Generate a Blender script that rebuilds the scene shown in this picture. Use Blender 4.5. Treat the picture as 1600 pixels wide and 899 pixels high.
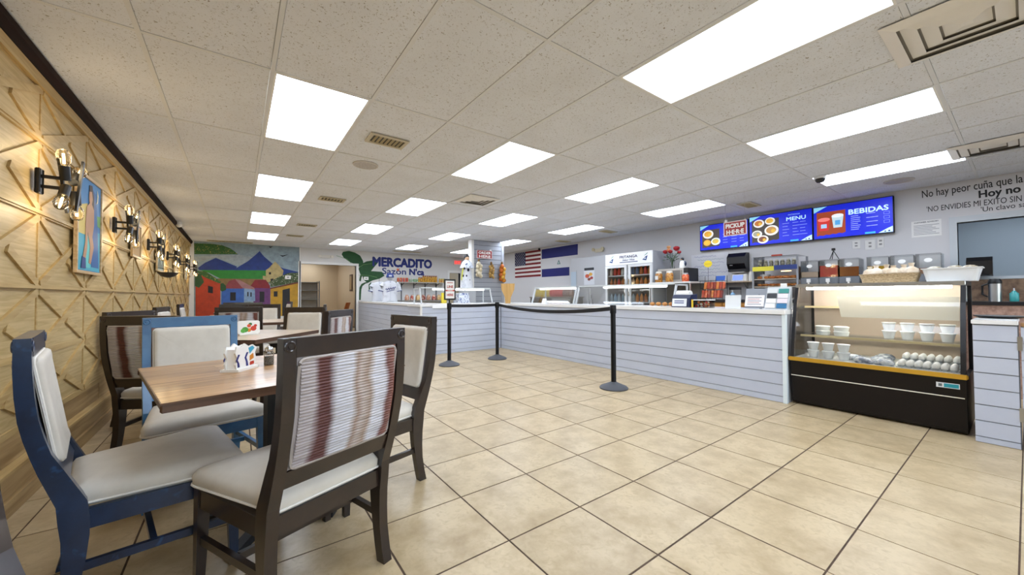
import bpy, bmesh, math, random
from mathutils import Matrix, Vector
random.seed(7)
for o in list(bpy.data.objects): bpy.data.objects.remove(o)
SC = bpy.context.scene
COL = SC.collection
PI = math.pi
R = math.radians
# ---------------------------------------------------------------- camera
CAMH, CEIL = 1.122, 2.539
cd = bpy.data.cameras.new('camera'); cam = bpy.data.objects.new('camera', cd); COL.objects.link(cam)
yaw, pit, rol = R(36.125), R(1.178), R(-.225)
fw = Vector((math.sin(yaw)*math.cos(pit), math.cos(yaw)*math.cos(pit), math.sin(pit)))
rt = Vector((math.cos(yaw), -math.sin(yaw), 0)); up = rt.cross(fw)
rt2 = rt*math.cos(rol)+up*math.sin(rol); up2 = -rt*math.sin(rol)+up*math.cos(rol)
mx = Matrix((rt2, up2, -fw)).transposed().to_4x4(); mx.translation = (0, 0, CAMH)
cam.matrix_world = mx
cd.sensor_width = 36; cd.lens = 588.31/1600*36; cd.clip_start = .02; cd.clip_end = 200
SC.camera = cam
# ---------------------------------------------------------------- world / exposure
W = bpy.data.worlds.new('sky'); SC.world = W; W.use_nodes = True
nt = W.node_tree; bg = nt.nodes['Background']
sk = nt.nodes.new('ShaderNodeTexSky'); sk.sky_type = 'NISHITA'; sk.sun_disc = False; sk.sun_elevation = R(50); sk.sun_rotation = R(200)
nt.links.new(sk.outputs[0], bg.inputs[0]); bg.inputs[1].default_value = .35
SC.view_settings.view_transform = 'Standard'; SC.view_settings.look = 'None'; SC.view_settings.gamma = 1
SC.view_settings.use_curve_mapping = False
SC.view_settings.exposure = .66
PANEL_EMIT = 7.0
# ---------------------------------------------------------------- materials
def lin(c):
    if isinstance(c, str): c = tuple(int(c[i:i+2], 16) for i in (0, 2, 4))
    return tuple(((v/255)/12.92 if v/255 <= .04045 else ((v/255+.055)/1.055)**2.4) for v in c)+(1,)
MC = {}
def M(name, col='808080', rough=.5, metal=0, spec=.5, emit=0, noise=None, bump=None, coat=0, rand=0, grain=None, speck=None, stretch=None):
    """procedural principled material; noise=(scale, colour2, lo, hi), grain=(axis, scale, colour2), bump=(scale, strength)"""
    if name in MC: return MC[name]
    m = bpy.data.materials.new(name); m.use_nodes = True; t = m.node_tree; N = t.nodes; L = t.links
    b = N['Principled BSDF']; c = lin(col)
    b.inputs['Base Color'].default_value = c; b.inputs['Roughness'].default_value = rough; b.inputs['Metallic'].default_value = metal
    b.inputs['Specular IOR Level'].default_value = spec; b.inputs['Coat Weight'].default_value = coat; b.inputs['Coat Roughness'].default_value = .15
    m.diffuse_color = c
    if emit:
        b.inputs['Emission Color'].default_value = c; b.inputs['Emission Strength'].default_value = emit
    if noise or bump or grain or speck:
        tc = N.new('ShaderNodeTexCoord'); oi = N.new('ShaderNodeObjectInfo'); vm = N.new('ShaderNodeVectorMath'); vm.operation = 'ADD'
        cm = N.new('ShaderNodeVectorMath'); cm.operation = 'SCALE'; cm.inputs[0].default_value = (37, 53, 29)
        L.new(oi.outputs['Random'], cm.inputs['Scale']); L.new(tc.outputs['Object'], vm.inputs[0]); L.new(cm.outputs[0], vm.inputs[1])
        vec = vm.outputs[0]
        cur = None
        def mixin(fac, c2, cur):
            x = N.new('ShaderNodeMix'); x.data_type = 'RGBA'; L.new(fac, x.inputs[0])
            if cur is None: x.inputs[6].default_value = c
            else: L.new(cur, x.inputs[6])
            x.inputs[7].default_value = lin(c2); return x.outputs[2]
        def ramp(src, lo, hi):
            r = N.new('ShaderNodeMapRange'); r.inputs[1].default_value = lo; r.inputs[2].default_value = hi; L.new(src, r.inputs[0]); return r.outputs[0]
        if grain:
            ax, sc, c2 = grain; mp = N.new('ShaderNodeMapping'); s = [sc]*3; s['xyz'.index(ax)] = sc*.06; mp.inputs['Scale'].default_value = s
            L.new(vec, mp.inputs[0]); n = N.new('ShaderNodeTexNoise'); n.inputs['Scale'].default_value = 1; n.inputs['Detail'].default_value = 5; n.inputs['Distortion'].default_value = .6
            L.new(mp.outputs[0], n.inputs[0]); cur = mixin(ramp(n.outputs[0], .35, .68), c2, cur)
        if noise:
            sc, c2, lo, hi = noise; n = N.new('ShaderNodeTexNoise'); n.inputs['Scale'].default_value = sc; n.inputs['Detail'].default_value = 6; n.inputs['Roughness'].default_value = .62
            if stretch:
                mp = N.new('ShaderNodeMapping'); mp.inputs['Scale'].default_value = stretch; L.new(vec, mp.inputs[0]); L.new(mp.outputs[0], n.inputs[0])
            else: L.new(vec, n.inputs[0])
            cur = mixin(ramp(n.outputs[0], lo, hi), c2, cur)
        if speck:
            sc, c2, lo, hi = speck; n = N.new('ShaderNodeTexNoise'); n.inputs['Scale'].default_value = sc; n.inputs['Detail'].default_value = 2; n.inputs['Distortion'].default_value = 1.2; L.new(vec, n.inputs[0])
            cur = mixin(ramp(n.outputs[0], lo, hi), c2, cur)
        if rand:
            h = N.new('ShaderNodeHueSaturation'); v = N.new('ShaderNodeMapRange'); v.inputs[3].default_value = 1-rand; v.inputs[4].default_value = 1+rand; L.new(oi.outputs['Random'], v.inputs[0]); L.new(v.outputs[0], h.inputs['Value'])
            if cur is None: h.inputs['Color'].default_value = c
            else: L.new(cur, h.inputs['Color'])
            cur = h.outputs[0]
        if cur is not None: L.new(cur, b.inputs['Base Color'])
        if bump:
            sc, st = bump; n = N.new('ShaderNodeTexNoise'); n.inputs['Scale'].default_value = sc; n.inputs['Detail'].default_value = 3; L.new(vec, n.inputs[0])
            bp = N.new('ShaderNodeBump'); bp.inputs['Strength'].default_value = st; bp.inputs['Distance'].default_value = .004; L.new(n.outputs[0], bp.inputs['Height']); L.new(bp.outputs[0], b.inputs['Normal'])
    MC[name] = m; return m
def glass(name, tint='fcfdfd', refl=.9):
    if name in MC: return MC[name]
    m = bpy.data.materials.new(name); m.use_nodes = True; t = m.node_tree; N = t.nodes; L = t.links; N.clear()
    o = N.new('ShaderNodeOutputMaterial'); x = N.new('ShaderNodeMixShader'); f = N.new('ShaderNodeFresnel'); f.inputs[0].default_value = 1.45
    mu = N.new('ShaderNodeMath'); mu.operation = 'MULTIPLY'; mu.inputs[1].default_value = refl; L.new(f.outputs[0], mu.inputs[0])
    a = N.new('ShaderNodeBsdfTransparent'); a.inputs[0].default_value = lin(tint); g = N.new('ShaderNodeBsdfGlossy'); g.inputs['Roughness'].default_value = .03
    L.new(mu.outputs[0], x.inputs[0]); L.new(a.outputs[0], x.inputs[1]); L.new(g.outputs[0], x.inputs[2]); L.new(x.outputs[0], o.inputs[0])
    m.diffuse_color = lin(tint); MC[name] = m; return m
def P(c, rough=.55, **k):                                   # plain painted colour by hex
    return M('paint_'+c+('' if rough == .55 else '_r%d' % int(rough*100))+('_e' if k.get('emit') else '')+('_m' if k.get('metal') else ''), c, rough, **k)
# ---------------------------------------------------------------- shape helpers: each returns (verts, faces)
def box(x0, x1, y0, y1, z0, z1):
    if x0 > x1: x0, x1 = x1, x0
    if y0 > y1: y0, y1 = y1, y0
    if z0 > z1: z0, z1 = z1, z0
    v = [(x, y, z) for z in (z0, z1) for y in (y0, y1) for x in (x0, x1)]
    return v, [(0, 2, 3, 1), (4, 5, 7, 6), (0, 1, 5, 4), (2, 6, 7, 3), (0, 4, 6, 2), (1, 3, 7, 5)]
def bbox(x0, x1, y0, y1, z0, z1, b=.004):                   # box with chamfered edges
    cx, cy, cz = (x0+x1)/2, (y0+y1)/2, (z0+z1)/2; hx, hy, hz = abs(x1-x0)/2, abs(y1-y0)/2, abs(z1-z0)/2
    b = min(b, hx*.45, hy*.45, hz*.45)
    ring = lambda ix, iy, z: [(cx+sx*(hx-(ix if k == 0 else iy)), cy+sy*(hy-(iy if k == 0 else ix)), z) for sx, sy, ks in ((1, 1, (1, 0)), (-1, 1, (0, 1)), (-1, -1, (1, 0)), (1, -1, (0, 1))) for k in ks]
    rings = [[(x, y, cz-hz) for x, y, z in ring(b, b, 0)], ring(0, b, cz-hz+b), ring(0, b, cz+hz-b), [(x, y, cz+hz) for x, y, z in ring(b, b, 0)]]
    return loft(rings, True, True)
def loft(rings, cap0=True, cap1=True, close=True):
    v = []; f = []; n = len(rings[0])
    for r in rings: v += [tuple(p) for p in r]
    for i in range(len(rings)-1):
        for j in range(n if close else n-1):
            k = (j+1) % n; f.append((i*n+j, i*n+k, (i+1)*n+k, (i+1)*n+j))
    if cap0: f.append(tuple(range(n-1, -1, -1)))
    if cap1: f.append(tuple(range((len(rings)-1)*n, len(rings)*n)))
    return v, f
def lathe(prof, n=16, c=(0, 0, 0)):                          # prof [(r,z)]
    return loft([[(c[0]+max(r, 1e-4)*math.cos(2*PI*k/n), c[1]+max(r, 1e-4)*math.sin(2*PI*k/n), c[2]+z) for k in range(n)] for r, z in prof])
def cyl(x, y, z0, z1, r, n=14, r1=None): return lathe([(r, z0), (r if r1 is None else r1, z1)], n, (x, y, 0))
def frame_of(d):
    d = Vector(d).normalized(); a = Vector((0, 0, 1)) if abs(d.z) < .95 else Vector((1, 0, 0)); u = d.cross(a).normalized(); return u, u.cross(d)
def tube(pts, r, n=8, closed=False):
    pts = [Vector(p) for p in pts]; rings = []; m = len(pts)
    for i, p in enumerate(pts):
        a = pts[(i-1) % m] if (closed or i) else p; b = pts[(i+1) % m] if (closed or i < m-1) else p
        u, w = frame_of(b-a); rr = r[i] if isinstance(r, (list, tuple)) else r
        rings.append([p+u*rr*math.cos(2*PI*k/n)+w*rr*math.sin(2*PI*k/n) for k in range(n)])
    if closed: rings.append(rings[0]); return loft(rings, False, False)
    return loft(rings)
def bar(p0, p1, w, h):                                       # rectangular bar: w sideways, h upright
    p0, p1 = Vector(p0), Vector(p1); d = (p1-p0).normalized(); s = Vector((-d.y, d.x, 0)); s = s.normalized() if s.length > 1e-6 else Vector((1, 0, 0)); u = d.cross(s); u = -u if u.z < 0 else u
    return loft([[q+s*w/2*a+u*h/2*b for a, b in ((-1, -1), (1, -1), (1, 1), (-1, 1))] for q in (p0, p1)])
def plate(pts, y=0, t=.002):                                 # flat outline in the local xz plane, facing -y
    v = [(x, -y, z) for x, z in pts]+[(x, -y-t, z) for x, z in pts]; n = len(pts)
    area = sum(pts[i][0]*pts[(i+1) % n][1]-pts[(i+1) % n][0]*pts[i][1] for i in range(n))
    f = [tuple(range(n-1, -1, -1)), tuple(range(n, 2*n))]+[(i, (i+1) % n, n+(i+1) % n, n+i) for i in range(n)]
    if area > 0: f = [tuple(reversed(q)) for q in f]; f = [tuple(reversed(q)) for q in f]
    return v, f
def rect(x0, x1, z0, z1, y=0, t=.002): return plate([(x0, z0), (x1, z0), (x1, z1), (x0, z1)], y, t)
def disc(cx, cz, r, y=0, t=.002, n=16, rz=None, a0=0): return plate([(cx+r*math.cos(a0+2*PI*k/n), cz+(rz or r)*math.sin(a0+2*PI*k/n)) for k in range(n)], y, t)
def ball(x, y, z, r, n=10, sz=1): return lathe([(r*math.sin(PI*i/(n//2+1)), -r*sz*math.cos(PI*i/(n//2+1))) for i in range(n//2+2)], n, (x, y, z))
def mv(s, dx=0, dy=0, dz=0): return [(x+dx, y+dy, z+dz) for x, y, z in s[0]], s[1]
def rotz(s, a, c=(0, 0)):
    ca, sa = math.cos(a), math.sin(a); return [(c[0]+(x-c[0])*ca-(y-c[1])*sa, c[1]+(x-c[0])*sa+(y-c[1])*ca, z) for x, y, z in s[0]], s[1]
def roty(s, a):
    ca, sa = math.cos(a), math.sin(a); return [(x*ca+z*sa, y, -x*sa+z*ca) for x, y, z in s[0]], s[1]
def rotx(s, a):
    ca, sa = math.cos(a), math.sin(a); return [(x, y*ca-z*sa, y*sa+z*ca) for x, y, z in s[0]], s[1]
# ---------------------------------------------------------------- scene helpers
def mesh(name, shapes, mat, smooth=False):
    v = []; f = []
    for sv, sf in shapes:
        o = len(v); v += [tuple(p) for p in sv]; f += [tuple(i+o for i in q) for q in sf]
    me = bpy.data.meshes.new(name); me.from_pydata(v, [], f); me.update()
    bm = bmesh.new(); bm.from_mesh(me); bmesh.ops.recalc_face_normals(bm, faces=bm.faces)
    if smooth:
        for q in bm.faces: q.smooth = True
        for e in bm.edges:
            if len(e.link_faces) == 2 and e.calc_face_angle() > R(42): e.smooth = False
    bm.to_mesh(me); bm.free(); me.materials.append(mat); return me
def part(name, mat, parent, *shapes, smooth=False, loc=None, rz=0, label=None, stuff=False):
    o = bpy.data.objects.new(name, mesh(name, shapes, mat, smooth)); COL.objects.link(o)
    if parent: o.parent = parent
    if loc: o.location = loc
    if rz: o.rotation_euler = (0, 0, rz)
    if label: o['label'] = label
    if stuff: o['kind'] = 'stuff'
    return o
def inst(name, me, parent, loc=(0, 0, 0), rot=(0, 0, 0), scale=None):
    o = bpy.data.objects.new(name, me); COL.objects.link(o); o.parent = parent; o.location = loc; o.rotation_euler = rot
    if scale: o.scale = scale
    return o
def tag(o, label, cat, group=None):
    o['label'] = label; o['category'] = cat
    if group: o['group'] = group
    return o
def thing(name, label, cat, loc=(0, 0, 0), rz=0, group=None):
    o = bpy.data.objects.new(name, None); o.empty_display_size = .05; COL.objects.link(o); o.location = loc; o.rotation_euler = (0, 0, rz); return tag(o, label, cat, group)
def one(name, mat, label, cat, *shapes, loc=(0, 0, 0), rz=0, group=None, smooth=False):
    return tag(part(name, mat, None, *shapes, smooth=smooth, loc=loc, rz=rz), label, cat, group)
def struct(name, mat, *shapes, loc=(0, 0, 0), rz=0):
    o = part(name, mat, None, *shapes, loc=loc, rz=rz); o['kind'] = 'structure'; return o
def dup(root, loc, rz, label, group=None):
    r = root.copy(); COL.objects.link(r); r.location = loc; r.rotation_euler = (0, 0, rz); r['label'] = label
    if group: r['group'] = group
    for ch in root.children:
        c = ch.copy(); COL.objects.link(c); c.parent = r
        for g in ch.children:
            d = g.copy(); COL.objects.link(d); d.parent = c
    return r
def text(name, s, size, mat, parent, x, z, y=0, bold=0, width=None, align='LEFT', slant=0, tilt=0, t=.001, top=False, space=1):
    """lettering in the local xz plane facing -y; width squeezes the line to that length"""
    cu = bpy.data.curves.new(name, 'FONT'); cu.body = s; cu.size = size; cu.extrude = t/2; cu.align_x = align; cu.shear = slant; cu.resolution_u = 3; cu.space_character = space
    tmp = bpy.data.objects.new(name, cu); COL.objects.link(tmp); bpy.context.view_layer.update()
    me = bpy.data.meshes.new_from_object(tmp.evaluated_get(bpy.context.evaluated_depsgraph_get())); bpy.data.objects.remove(tmp)
    xs = [v.co.x for v in me.vertices] or [0, 1]
    k = width/(max(xs)-min(xs)) if width else 1
    if width and align == 'CENTER': pass
    ct, st = math.cos(tilt), math.sin(tilt)
    for v in me.vertices:
        a, b = v.co.x*k, v.co.y; v.co = (x+a*ct-b*st, -y-t/2-v.co.z, z+a*st+b*ct)
    me.materials.clear(); me.materials.append(mat)
    if bold:                                                 # heavier strokes: the same outline laid a hair to each side
        bm = bmesh.new()
        for q, (dx, dz) in enumerate(((-1, 0), (1, 0), (0, -1), (0, 1), (-.7, .7), (.7, .7), (.7, -.7), (-.7, -.7))):
            n0 = len(bm.verts); bm.from_mesh(me); bm.verts.ensure_lookup_table()
            for v in bm.verts[n0:]: v.co.x += dx*bold; v.co.z += dz*bold; v.co.y -= q*.00012
        bm.to_mesh(me); bm.free()
    o = bpy.data.objects.new(name, me); COL.objects.link(o); o.parent = parent; return o
LW, BW, RW = R(90), 0, R(-90)                                # rz of things on the left / back / right wall
# ================================================================ the setting
XL, XR, YB, YF = -1.0, 7.38, 12.5, -2.6
m_white = M('wall_paint', 'dddcda', .6)
m_rwall = M('wall_paint_grey', 'd2d1d3', .6)
m_tile = M('floor_tile', 'c4af8a', .33, noise=(5.5, 'a38c66', .42, .72), speck=(26, 'ae9873', .5, .8), rand=.045, bump=(30, .04))
m_grout = M('grout', '5a4636', .9, noise=(20, '3f3026', .4, .7))
m_ctile = M('ceiling_tile', 'e9edf6', .9, speck=(85, '9a948c', .62, .70), noise=(2, 'e2e5ec', .4, .7), bump=(70, .35))
m_tbar = M('ceiling_grid_bar', 'e2e4e8', .5)
m_oak = M('pale_oak', 'c8af7e', .45, grain=('x', 60, 'b09560'), rand=.05, bump=(40, .08))
m_oak2 = M('pale_oak_batten', 'c4a974', .45, grain=('x', 40, 'aa8b56'), rand=.06)
m_oakd = M('oak_plinth', 'b5986a', .5, grain=('x', 22, '8f7145'), rand=.05)
m_cornice = M('dark_cornice', '260f07', .7, spec=.15, grain=('x', 20, '120603'))
m_ship = M('shiplap_white', 'c4cad8', .45, noise=(1.6, 'bcc2d2', .4, .7), rand=.02)
m_top = M('white_worktop', 'f0efee', .25)
m_trimw = P('ecebe8', .4)
m_tan = M('tan_paint', 'c3ab88', .6)
m_panel = M('light_diffuser', 'e4efff', .5, emit=PANEL_EMIT)
m_steel = M('brushed_steel', 'b8bbbf', .3, metal=1)
m_black = P('121214', .4)
m_blackm = P('17171a', .55)
m_chrome = M('chrome', 'd5d7d9', .12, metal=1)
m_clear = glass('clear_glass')
m_wall_stone = M('brown_stone', '8a6f58', .35, noise=(14, '5a4436', .4, .65))
m_pinkstone = M('pink_stone', 'b08f7e', .35, noise=(30, '8d6d5f', .4, .65))

# ---- floor
floor = struct('floor', m_grout, box(XL-.1, XR+.1, YF-.1, YB+.1, -.1, -.002), box(.8, 3.55, YB+.1, 17.4, -.1, -.002), box(XR+.1, 10.2, -3, 2.2, -.1, -.002))
PX, PY, X0, Y0 = .4608, .4595, 1.4759, 1.4208
tm = mesh('tile', [bbox(.003, PX-.003, .003, PY-.003, -.008, 0, .0015)], m_tile)
rest = []
for j in range(-6, 20):
    for i in range(-9, 36):
        x, y = X0+PX*j, Y0+PY*i
        x0, x1, y0, y1 = max(x, -.945), min(x+PX, XR), max(y, YF), min(y+PY, YB if not (1.3 < x < 3.1) else 17.3)
        if x1-x0 < .02 or y1-y0 < .02 or (y0 > YB and x0 < .9): continue
        full = x1-x0 > PX-.001 and y1-y0 > PY-.001
        seen = y > .4 and y < 12.2 and ((x < 4.5 and y < 6.6) or x < 2.6) and math.hypot(x, y) > .75
        if seen:
            if full: inst('tile', tm, floor, (x, y, 0))
            else: part('tile', m_tile, floor, box(x0+.003, x1-.003, y0+.003, y1-.003, -.008, 0))
        else: rest.append(box(x0+.003, x1-.003, y0+.003, y1-.003, -.008, 0))
part('tile_field', m_tile, floor, *rest, stuff=True)
# ---- ceiling with its grid, tiles and lights
GX, GY, GX0, GY0 = .6096, 1.2173, .778, 2.773
ceiling = struct('ceiling', P('9a948a'), box(XL-.1, XR+.1, YF-.1, YB+.1, CEIL+.06, CEIL+.16), box(.8, 3.55, YB+.1, 17.4, CEIL, CEIL+.1), box(XR+.1, 10.2, -3, 2.2, CEIL, CEIL+.1))
ctm = mesh('ceiling_tile', [bbox(.012, GX-.012, .012, GY-.012, .004, .02, .002)], m_ctile)
LK, LM = (-1, 2, 5, 8), (-4, -2, 0, 2, 4, 6)
VENTS = {(0, 0): 1, (0, 2): 1, (0, 4): 1, (0, 6): 1, (3, 1): 2, (9, -1): 1, (8, -3): 3, (3, -3): 3, (9, 3): 1, (9, 1): 1}
for k in range(-4, 12):
    for m in range(-6, 9):
        x, y = GX0+GX*k, GY0+GY*m
        x0, x1, y0, y1 = max(x, XL+.03), min(x+GX, XR), max(y, YF), min(y+GY, YB)
        if x1-x0 < .03 or y1-y0 < .03 or (k in LK and m in LM): continue
        if x1-x0 > GX-.01 and y1-y0 > GY-.01: inst('ceiling_tile', ctm, ceiling, (x, y, CEIL))
        else: part('ceiling_tile', m_ctile, ceiling, box(x0+.012, x1-.012, y0+.012, y1-.012, CEIL+.004, CEIL+.02))
for k in range(-3, 12):
    x = GX0+GX*k
    if XL+.02 < x < XR: part('main_runner', m_tbar, ceiling, box(x-.012, x+.012, YF, YB, CEIL, CEIL+.008))
for m in range(-4, 9):
    y = GY0+GY*m
    if YF < y < YB: part('cross_tee', m_tbar, ceiling, box(XL+.02, XR, y-.012, y+.012, CEIL+.001, CEIL+.009))
ROWN = {-1: 'row nearest the wood wall', 2: 'second row from the wood wall', 5: 'third row from the wood wall', 8: 'row nearest the screens'}
ORD = ['nearest the windows', 'second from the windows', 'third from the windows', 'fourth from the windows', 'fifth from the windows', 'nearest the back wall']
lf = mesh('frame', [box(.012, GX-.012, .012, .024, 0, .03), box(.012, GX-.012, GY-.024, GY-.012, 0, .03), box(.012, .024, .024, GY-.024, 0, .03), box(GX-.024, GX-.012, .024, GY-.024, 0, .03)], P('f2f2f0', .4))
ld = mesh('diffuser', [box(.022, GX-.022, .022, GY-.022, .008, .012)], m_panel)
for k in LK:
    for n, m in enumerate(LM):
        t = thing('ceiling_light', 'lit ceiling panel in the %s, %s' % (ROWN[k], ORD[n]), 'ceiling light', (GX0+GX*k, GY0+GY*m, CEIL), 0, 'recessed ceiling light panels')
        inst('frame', lf, t); inst('diffuser', ld, t)
def vent(x, y, w, l, n, label, dark=True, rz=0):
    t = thing('ceiling_vent', label, 'vent', (x, y, CEIL-.001), rz, 'ceiling air vents')
    part('frame', P('c9bfa6', .5), t, box(-w/2, w/2, -l/2, -l/2+.03, -.012, 0), box(-w/2, w/2, l/2-.03, l/2, -.012, 0), box(-w/2, -w/2+.03, -l/2+.03, l/2-.03, -.012, 0), box(w/2-.03, w/2, -l/2+.03, l/2-.03, -.012, 0))
    part('backing', P('3a3427'), t, box(-w/2+.02, w/2-.02, -l/2+.02, l/2-.02, -.003, -.001))
    for q in range(n):
        xx = -w/2+.04+(w-.08)*(q+.5)/n
        part('louver', P('b3a784', .4), t, mv(roty(box(-.012, .012, -l/2+.03, l/2-.03, -.001, .001), .7), xx, 0, -.007))
vent(1.094, 3.424, .34, .22, 7, 'tan louvred ceiling vent between the light nearest the sconces and a round speaker')
vent(1.11, 5.98, .34, .22, 6, 'tan louvred ceiling vent beside the second lit panel of the left row')
vent(1.11, 8.45, .34, .22, 6, 'small far ceiling vent beside the third lit panel of the left row')
vent(1.08, 10.1, .34, .22, 6, 'farthest small ceiling vent in front of the white doorway wall')
vent(6.52, 2.57, .4, .2, 6, 'ceiling vent above the left menu screen')
vent(6.68, 5.5, .4, .2, 6, 'ceiling vent above the upright drinks cooler')
vent(6.9, 7.17, .4, .2, 6, 'ceiling vent above the painted blue and white flag')
vent(-.15, 12.15, .95, .2, 12, 'long dark slot vent above the village mural')
vent(4.4, 11.75, .9, .2, 12, 'long dark slot vent above the blue wall lettering')
def diffuser(x, y, s, label):
    t = thing('air_diffuser', label, 'vent', (x, y, CEIL-.001), 0, 'square stepped air diffusers')
    for q in range(4):
        a = s/2*(1-q*.24); b = a-s*.105; z = -.022+.003*q
        part('louver_ring', P('eeebe6', .4), t, loft([[(a*sx, a*sy, -.004) for sx, sy in ((-1, -1), (1, -1), (1, 1), (-1, 1))], [(b*sx, b*sy, z) for sx, sy in ((-1, -1), (1, -1), (1, 1), (-1, 1))]], False, q == 3))
    part('backing', P('8d887f'), t, box(-s*.48, s*.48, -s*.48, s*.48, -.003, -.001))
diffuser(2.87, 4.8, .5, 'stepped square metal air diffuser in the middle of the ceiling')
diffuser(5.85, .17, .55, 'stepped square air diffuser above the handwritten wall sayings')
diffuser(3.05, .16, .58, 'large stepped air diffuser cut by the top right of the view')
def cspk(x, y, r, label):
    t = thing('ceiling_speaker', label, 'speaker', (x, y, CEIL), 0, 'round ceiling speakers')
    part('ring', P('d0cbc6', .5), t, lathe([(r, .002), (r, -.006), (r*.93, -.009), (r*.9, -.006), (r*.9, .002)], 28), smooth=True)
    part('grille', M('speaker_grille', 'c4bfbd', .6, speck=(160, '9c9896', .5, .6)), t, lathe([(r*.9, .001), (r*.9, -.005), (0, -.006)], 28), smooth=True)
cspk(1.11, 4.2, .13, 'round grey ceiling speaker beside the tan louvred vent')
cspk(6.7, .93, .14, 'round pale ceiling speaker above the handwritten notice')
t = thing('security_camera', 'grey dome security camera on the ceiling beside the rightmost lit panel', 'camera', (5.66, 1.45, CEIL))
part('base', P('e6e6e6', .4), t, cyl(0, 0, -.03, -.001, .06, 20), smooth=True); part('dome', P('2a2b30', .1), t, lathe([(.05, -.03), (.048, -.05), (.034, -.07), (0, -.078)], 18), smooth=True)
t = thing('security_camera', 'small white ball camera at the top of the wood wall', 'camera', (-.9, 9.43, CEIL))
part('base', P('e6e6e6', .4), t, cyl(0, 0, -.02, -.001, .05, 16), smooth=True); part('lens_ball', P('f2f2f2', .3), t, ball(0, 0, -.06, .05, 14), smooth=True)
t = thing('security_camera', 'tiny dark camera on the ceiling edge above the flags', 'camera', (7.25, 8.55, CEIL))
part('base', P('dddddd', .4), t, cyl(0, 0, -.02, -.001, .04, 12)); part('lens_ball', P('22242a', .2), t, ball(0, 0, -.05, .035, 12), smooth=True)
# ---- left wall: oak panels with crossed battens
wl = struct('wall_left', P('8a7350'), box(YF-.1, YB+.1, 0, .1, 0, CEIL+.06), loc=(XL, 0, 0), rz=LW)
RZ = [.39, .785, 1.18, 1.63, 2.07, 2.40]; PW = .87
def sbar(x0, z0, x1, z1, w, y, t):
    d = Vector((x1-x0, z1-z0)).normalized(); n = Vector((-d.y, d.x))*w/2
    return plate([(x0+n.x, z0+n.y), (x0-n.x, z0-n.y), (x1-n.x, z1-n.y), (x1+n.x, z1+n.y)], y, t)
for r in range(5):
    z0, z1 = RZ[r]+.018, RZ[r+1]-.018; h = (z1-z0)/2; a = PW/2-.008
    pm = mesh('panel', [rect(-a, a, -h, h, 0, .02)], m_oak)
    e = .985
    b1 = mesh('batten', [sbar(-a*e, -h*e, a*e, h*e, .046, .02, .014)], m_oak2)
    g = .05
    b2 = mesh('batten', [sbar(-a*e, h*e, -g*1.0, h*g/a, .046, .02, .012)], m_oak2); b3 = mesh('batten', [sbar(a*e, -h*e, g*1.0, -h*g/a, .046, .02, .012)], m_oak2)
    for c in range(-7, 11):
        xc = 3.525+PW*(c+.5)
        if xc-PW/2 < YF-.5 or xc > YB: continue
        if xc+a > YB: continue
        p = inst('panel', pm, wl, (xc, 0, (z0+z1)/2))
        for b in (b1, b2, b3): inst('batten', b, p)
for z in RZ: part('rail', m_oak2, wl, rect(YF, YB, z-.019, z+.019, .0, .034 if z in (1.63, 2.07) else .028))
for z in (1.63, 2.07, 1.18): part('rail_cap', m_oak2, wl, rect(YF, YB, z-.008, z+.012, .03, .012))
for c in range(-7, 12):
    xc = 3.525+PW*c
    if xc < YB: part('stile', m_oak2, wl, rect(xc-.009, xc+.009, .37, 2.40, 0, .026))
if True: part('panel_filler', m_oak, wl, rect(3.525+PW*10+.01, YB, .4, 2.4, 0, .02))
part('cornice_strip', m_oak2, wl, rect(YF, YB, 2.385, 2.452, 0, .045))
struct('trim_1', m_cornice, loft([[(x, 0, 2.455), (x, -.05, 2.455), (x, -.075, 2.49), (x, -.075, 2.53), (x, 0, 2.53)] for x in (YF, YB-.02)]), loc=(XL, 0, 0), rz=LW)
bl = struct('baseboard_left', m_oakd, rect(YF, YB, 0, .085, 0, .075), loc=(XL, 0, 0), rz=LW)
part('base_board', m_oakd, bl, rect(YF, YB, .088, .205, 0, .06)); part('base_cap', m_oak2, bl, rect(YF, YB, .205, .222, 0, .066))
for q in range(-2, 9):
    x0 = 4.86+1.3*q
    if x0 < YB: part('plinth_board', m_oakd, bl, rect(max(x0+.004, YF), min(x0+1.296, YB), .225, .37, 0, .018))
# ---- back wall with two doorways, and the alcove beyond the first
D0, D1, DZ = 1.5, 3.03, 2.07
wb = struct('wall_back', m_white, box(XL-.1, D0, YB, YB+.12, 0, CEIL+.06), box(D0, D1, YB, YB+.12, DZ, CEIL+.06), box(D1, 6.28, YB, YB+.12, 0, CEIL+.06), box(6.28, 6.72, YB, YB+.12, 1.95, CEIL+.06), box(6.72, XR+.1, YB, YB+.12, 0, CEIL+.06))
d1 = struct('door_1', m_trimw, box(D0-.07, D0, YB-.02, YB+.13, 0, DZ+.07), box(D1, D1+.07, YB-.02, YB+.13, 0, DZ+.07), box(D0, D1, YB-.02, YB+.13, DZ, DZ+.07))
struct('door_2', m_trimw, box(6.2, 6.28, YB-.02, YB+.13, 0, 2.04), box(6.72, 6.8, YB-.02, YB+.13, 0, 2.04), box(6.28, 6.72, YB-.02, YB+.13, 1.95, 2.04))
struct('wall_alcove', m_tan, box(.7, .8, YB+.12, 17.4, 0, CEIL), box(3.45, 3.55, YB+.12, 17.4, 0, CEIL), box(.8, 3.45, 17.3, 17.4, 0, CEIL), box(6.0, 7.0, YB+.6, YB+.65, 0, CEIL))
t = thing('ceiling_light', 'ceiling light in the tan alcove behind the doorway', 'ceiling light', (2.0, 14.2, CEIL-.012), 0, 'recessed ceiling light panels')  # added lamp out of view, lights the alcove
inst('frame', lf, t); inst('diffuser', ld, t)
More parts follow.
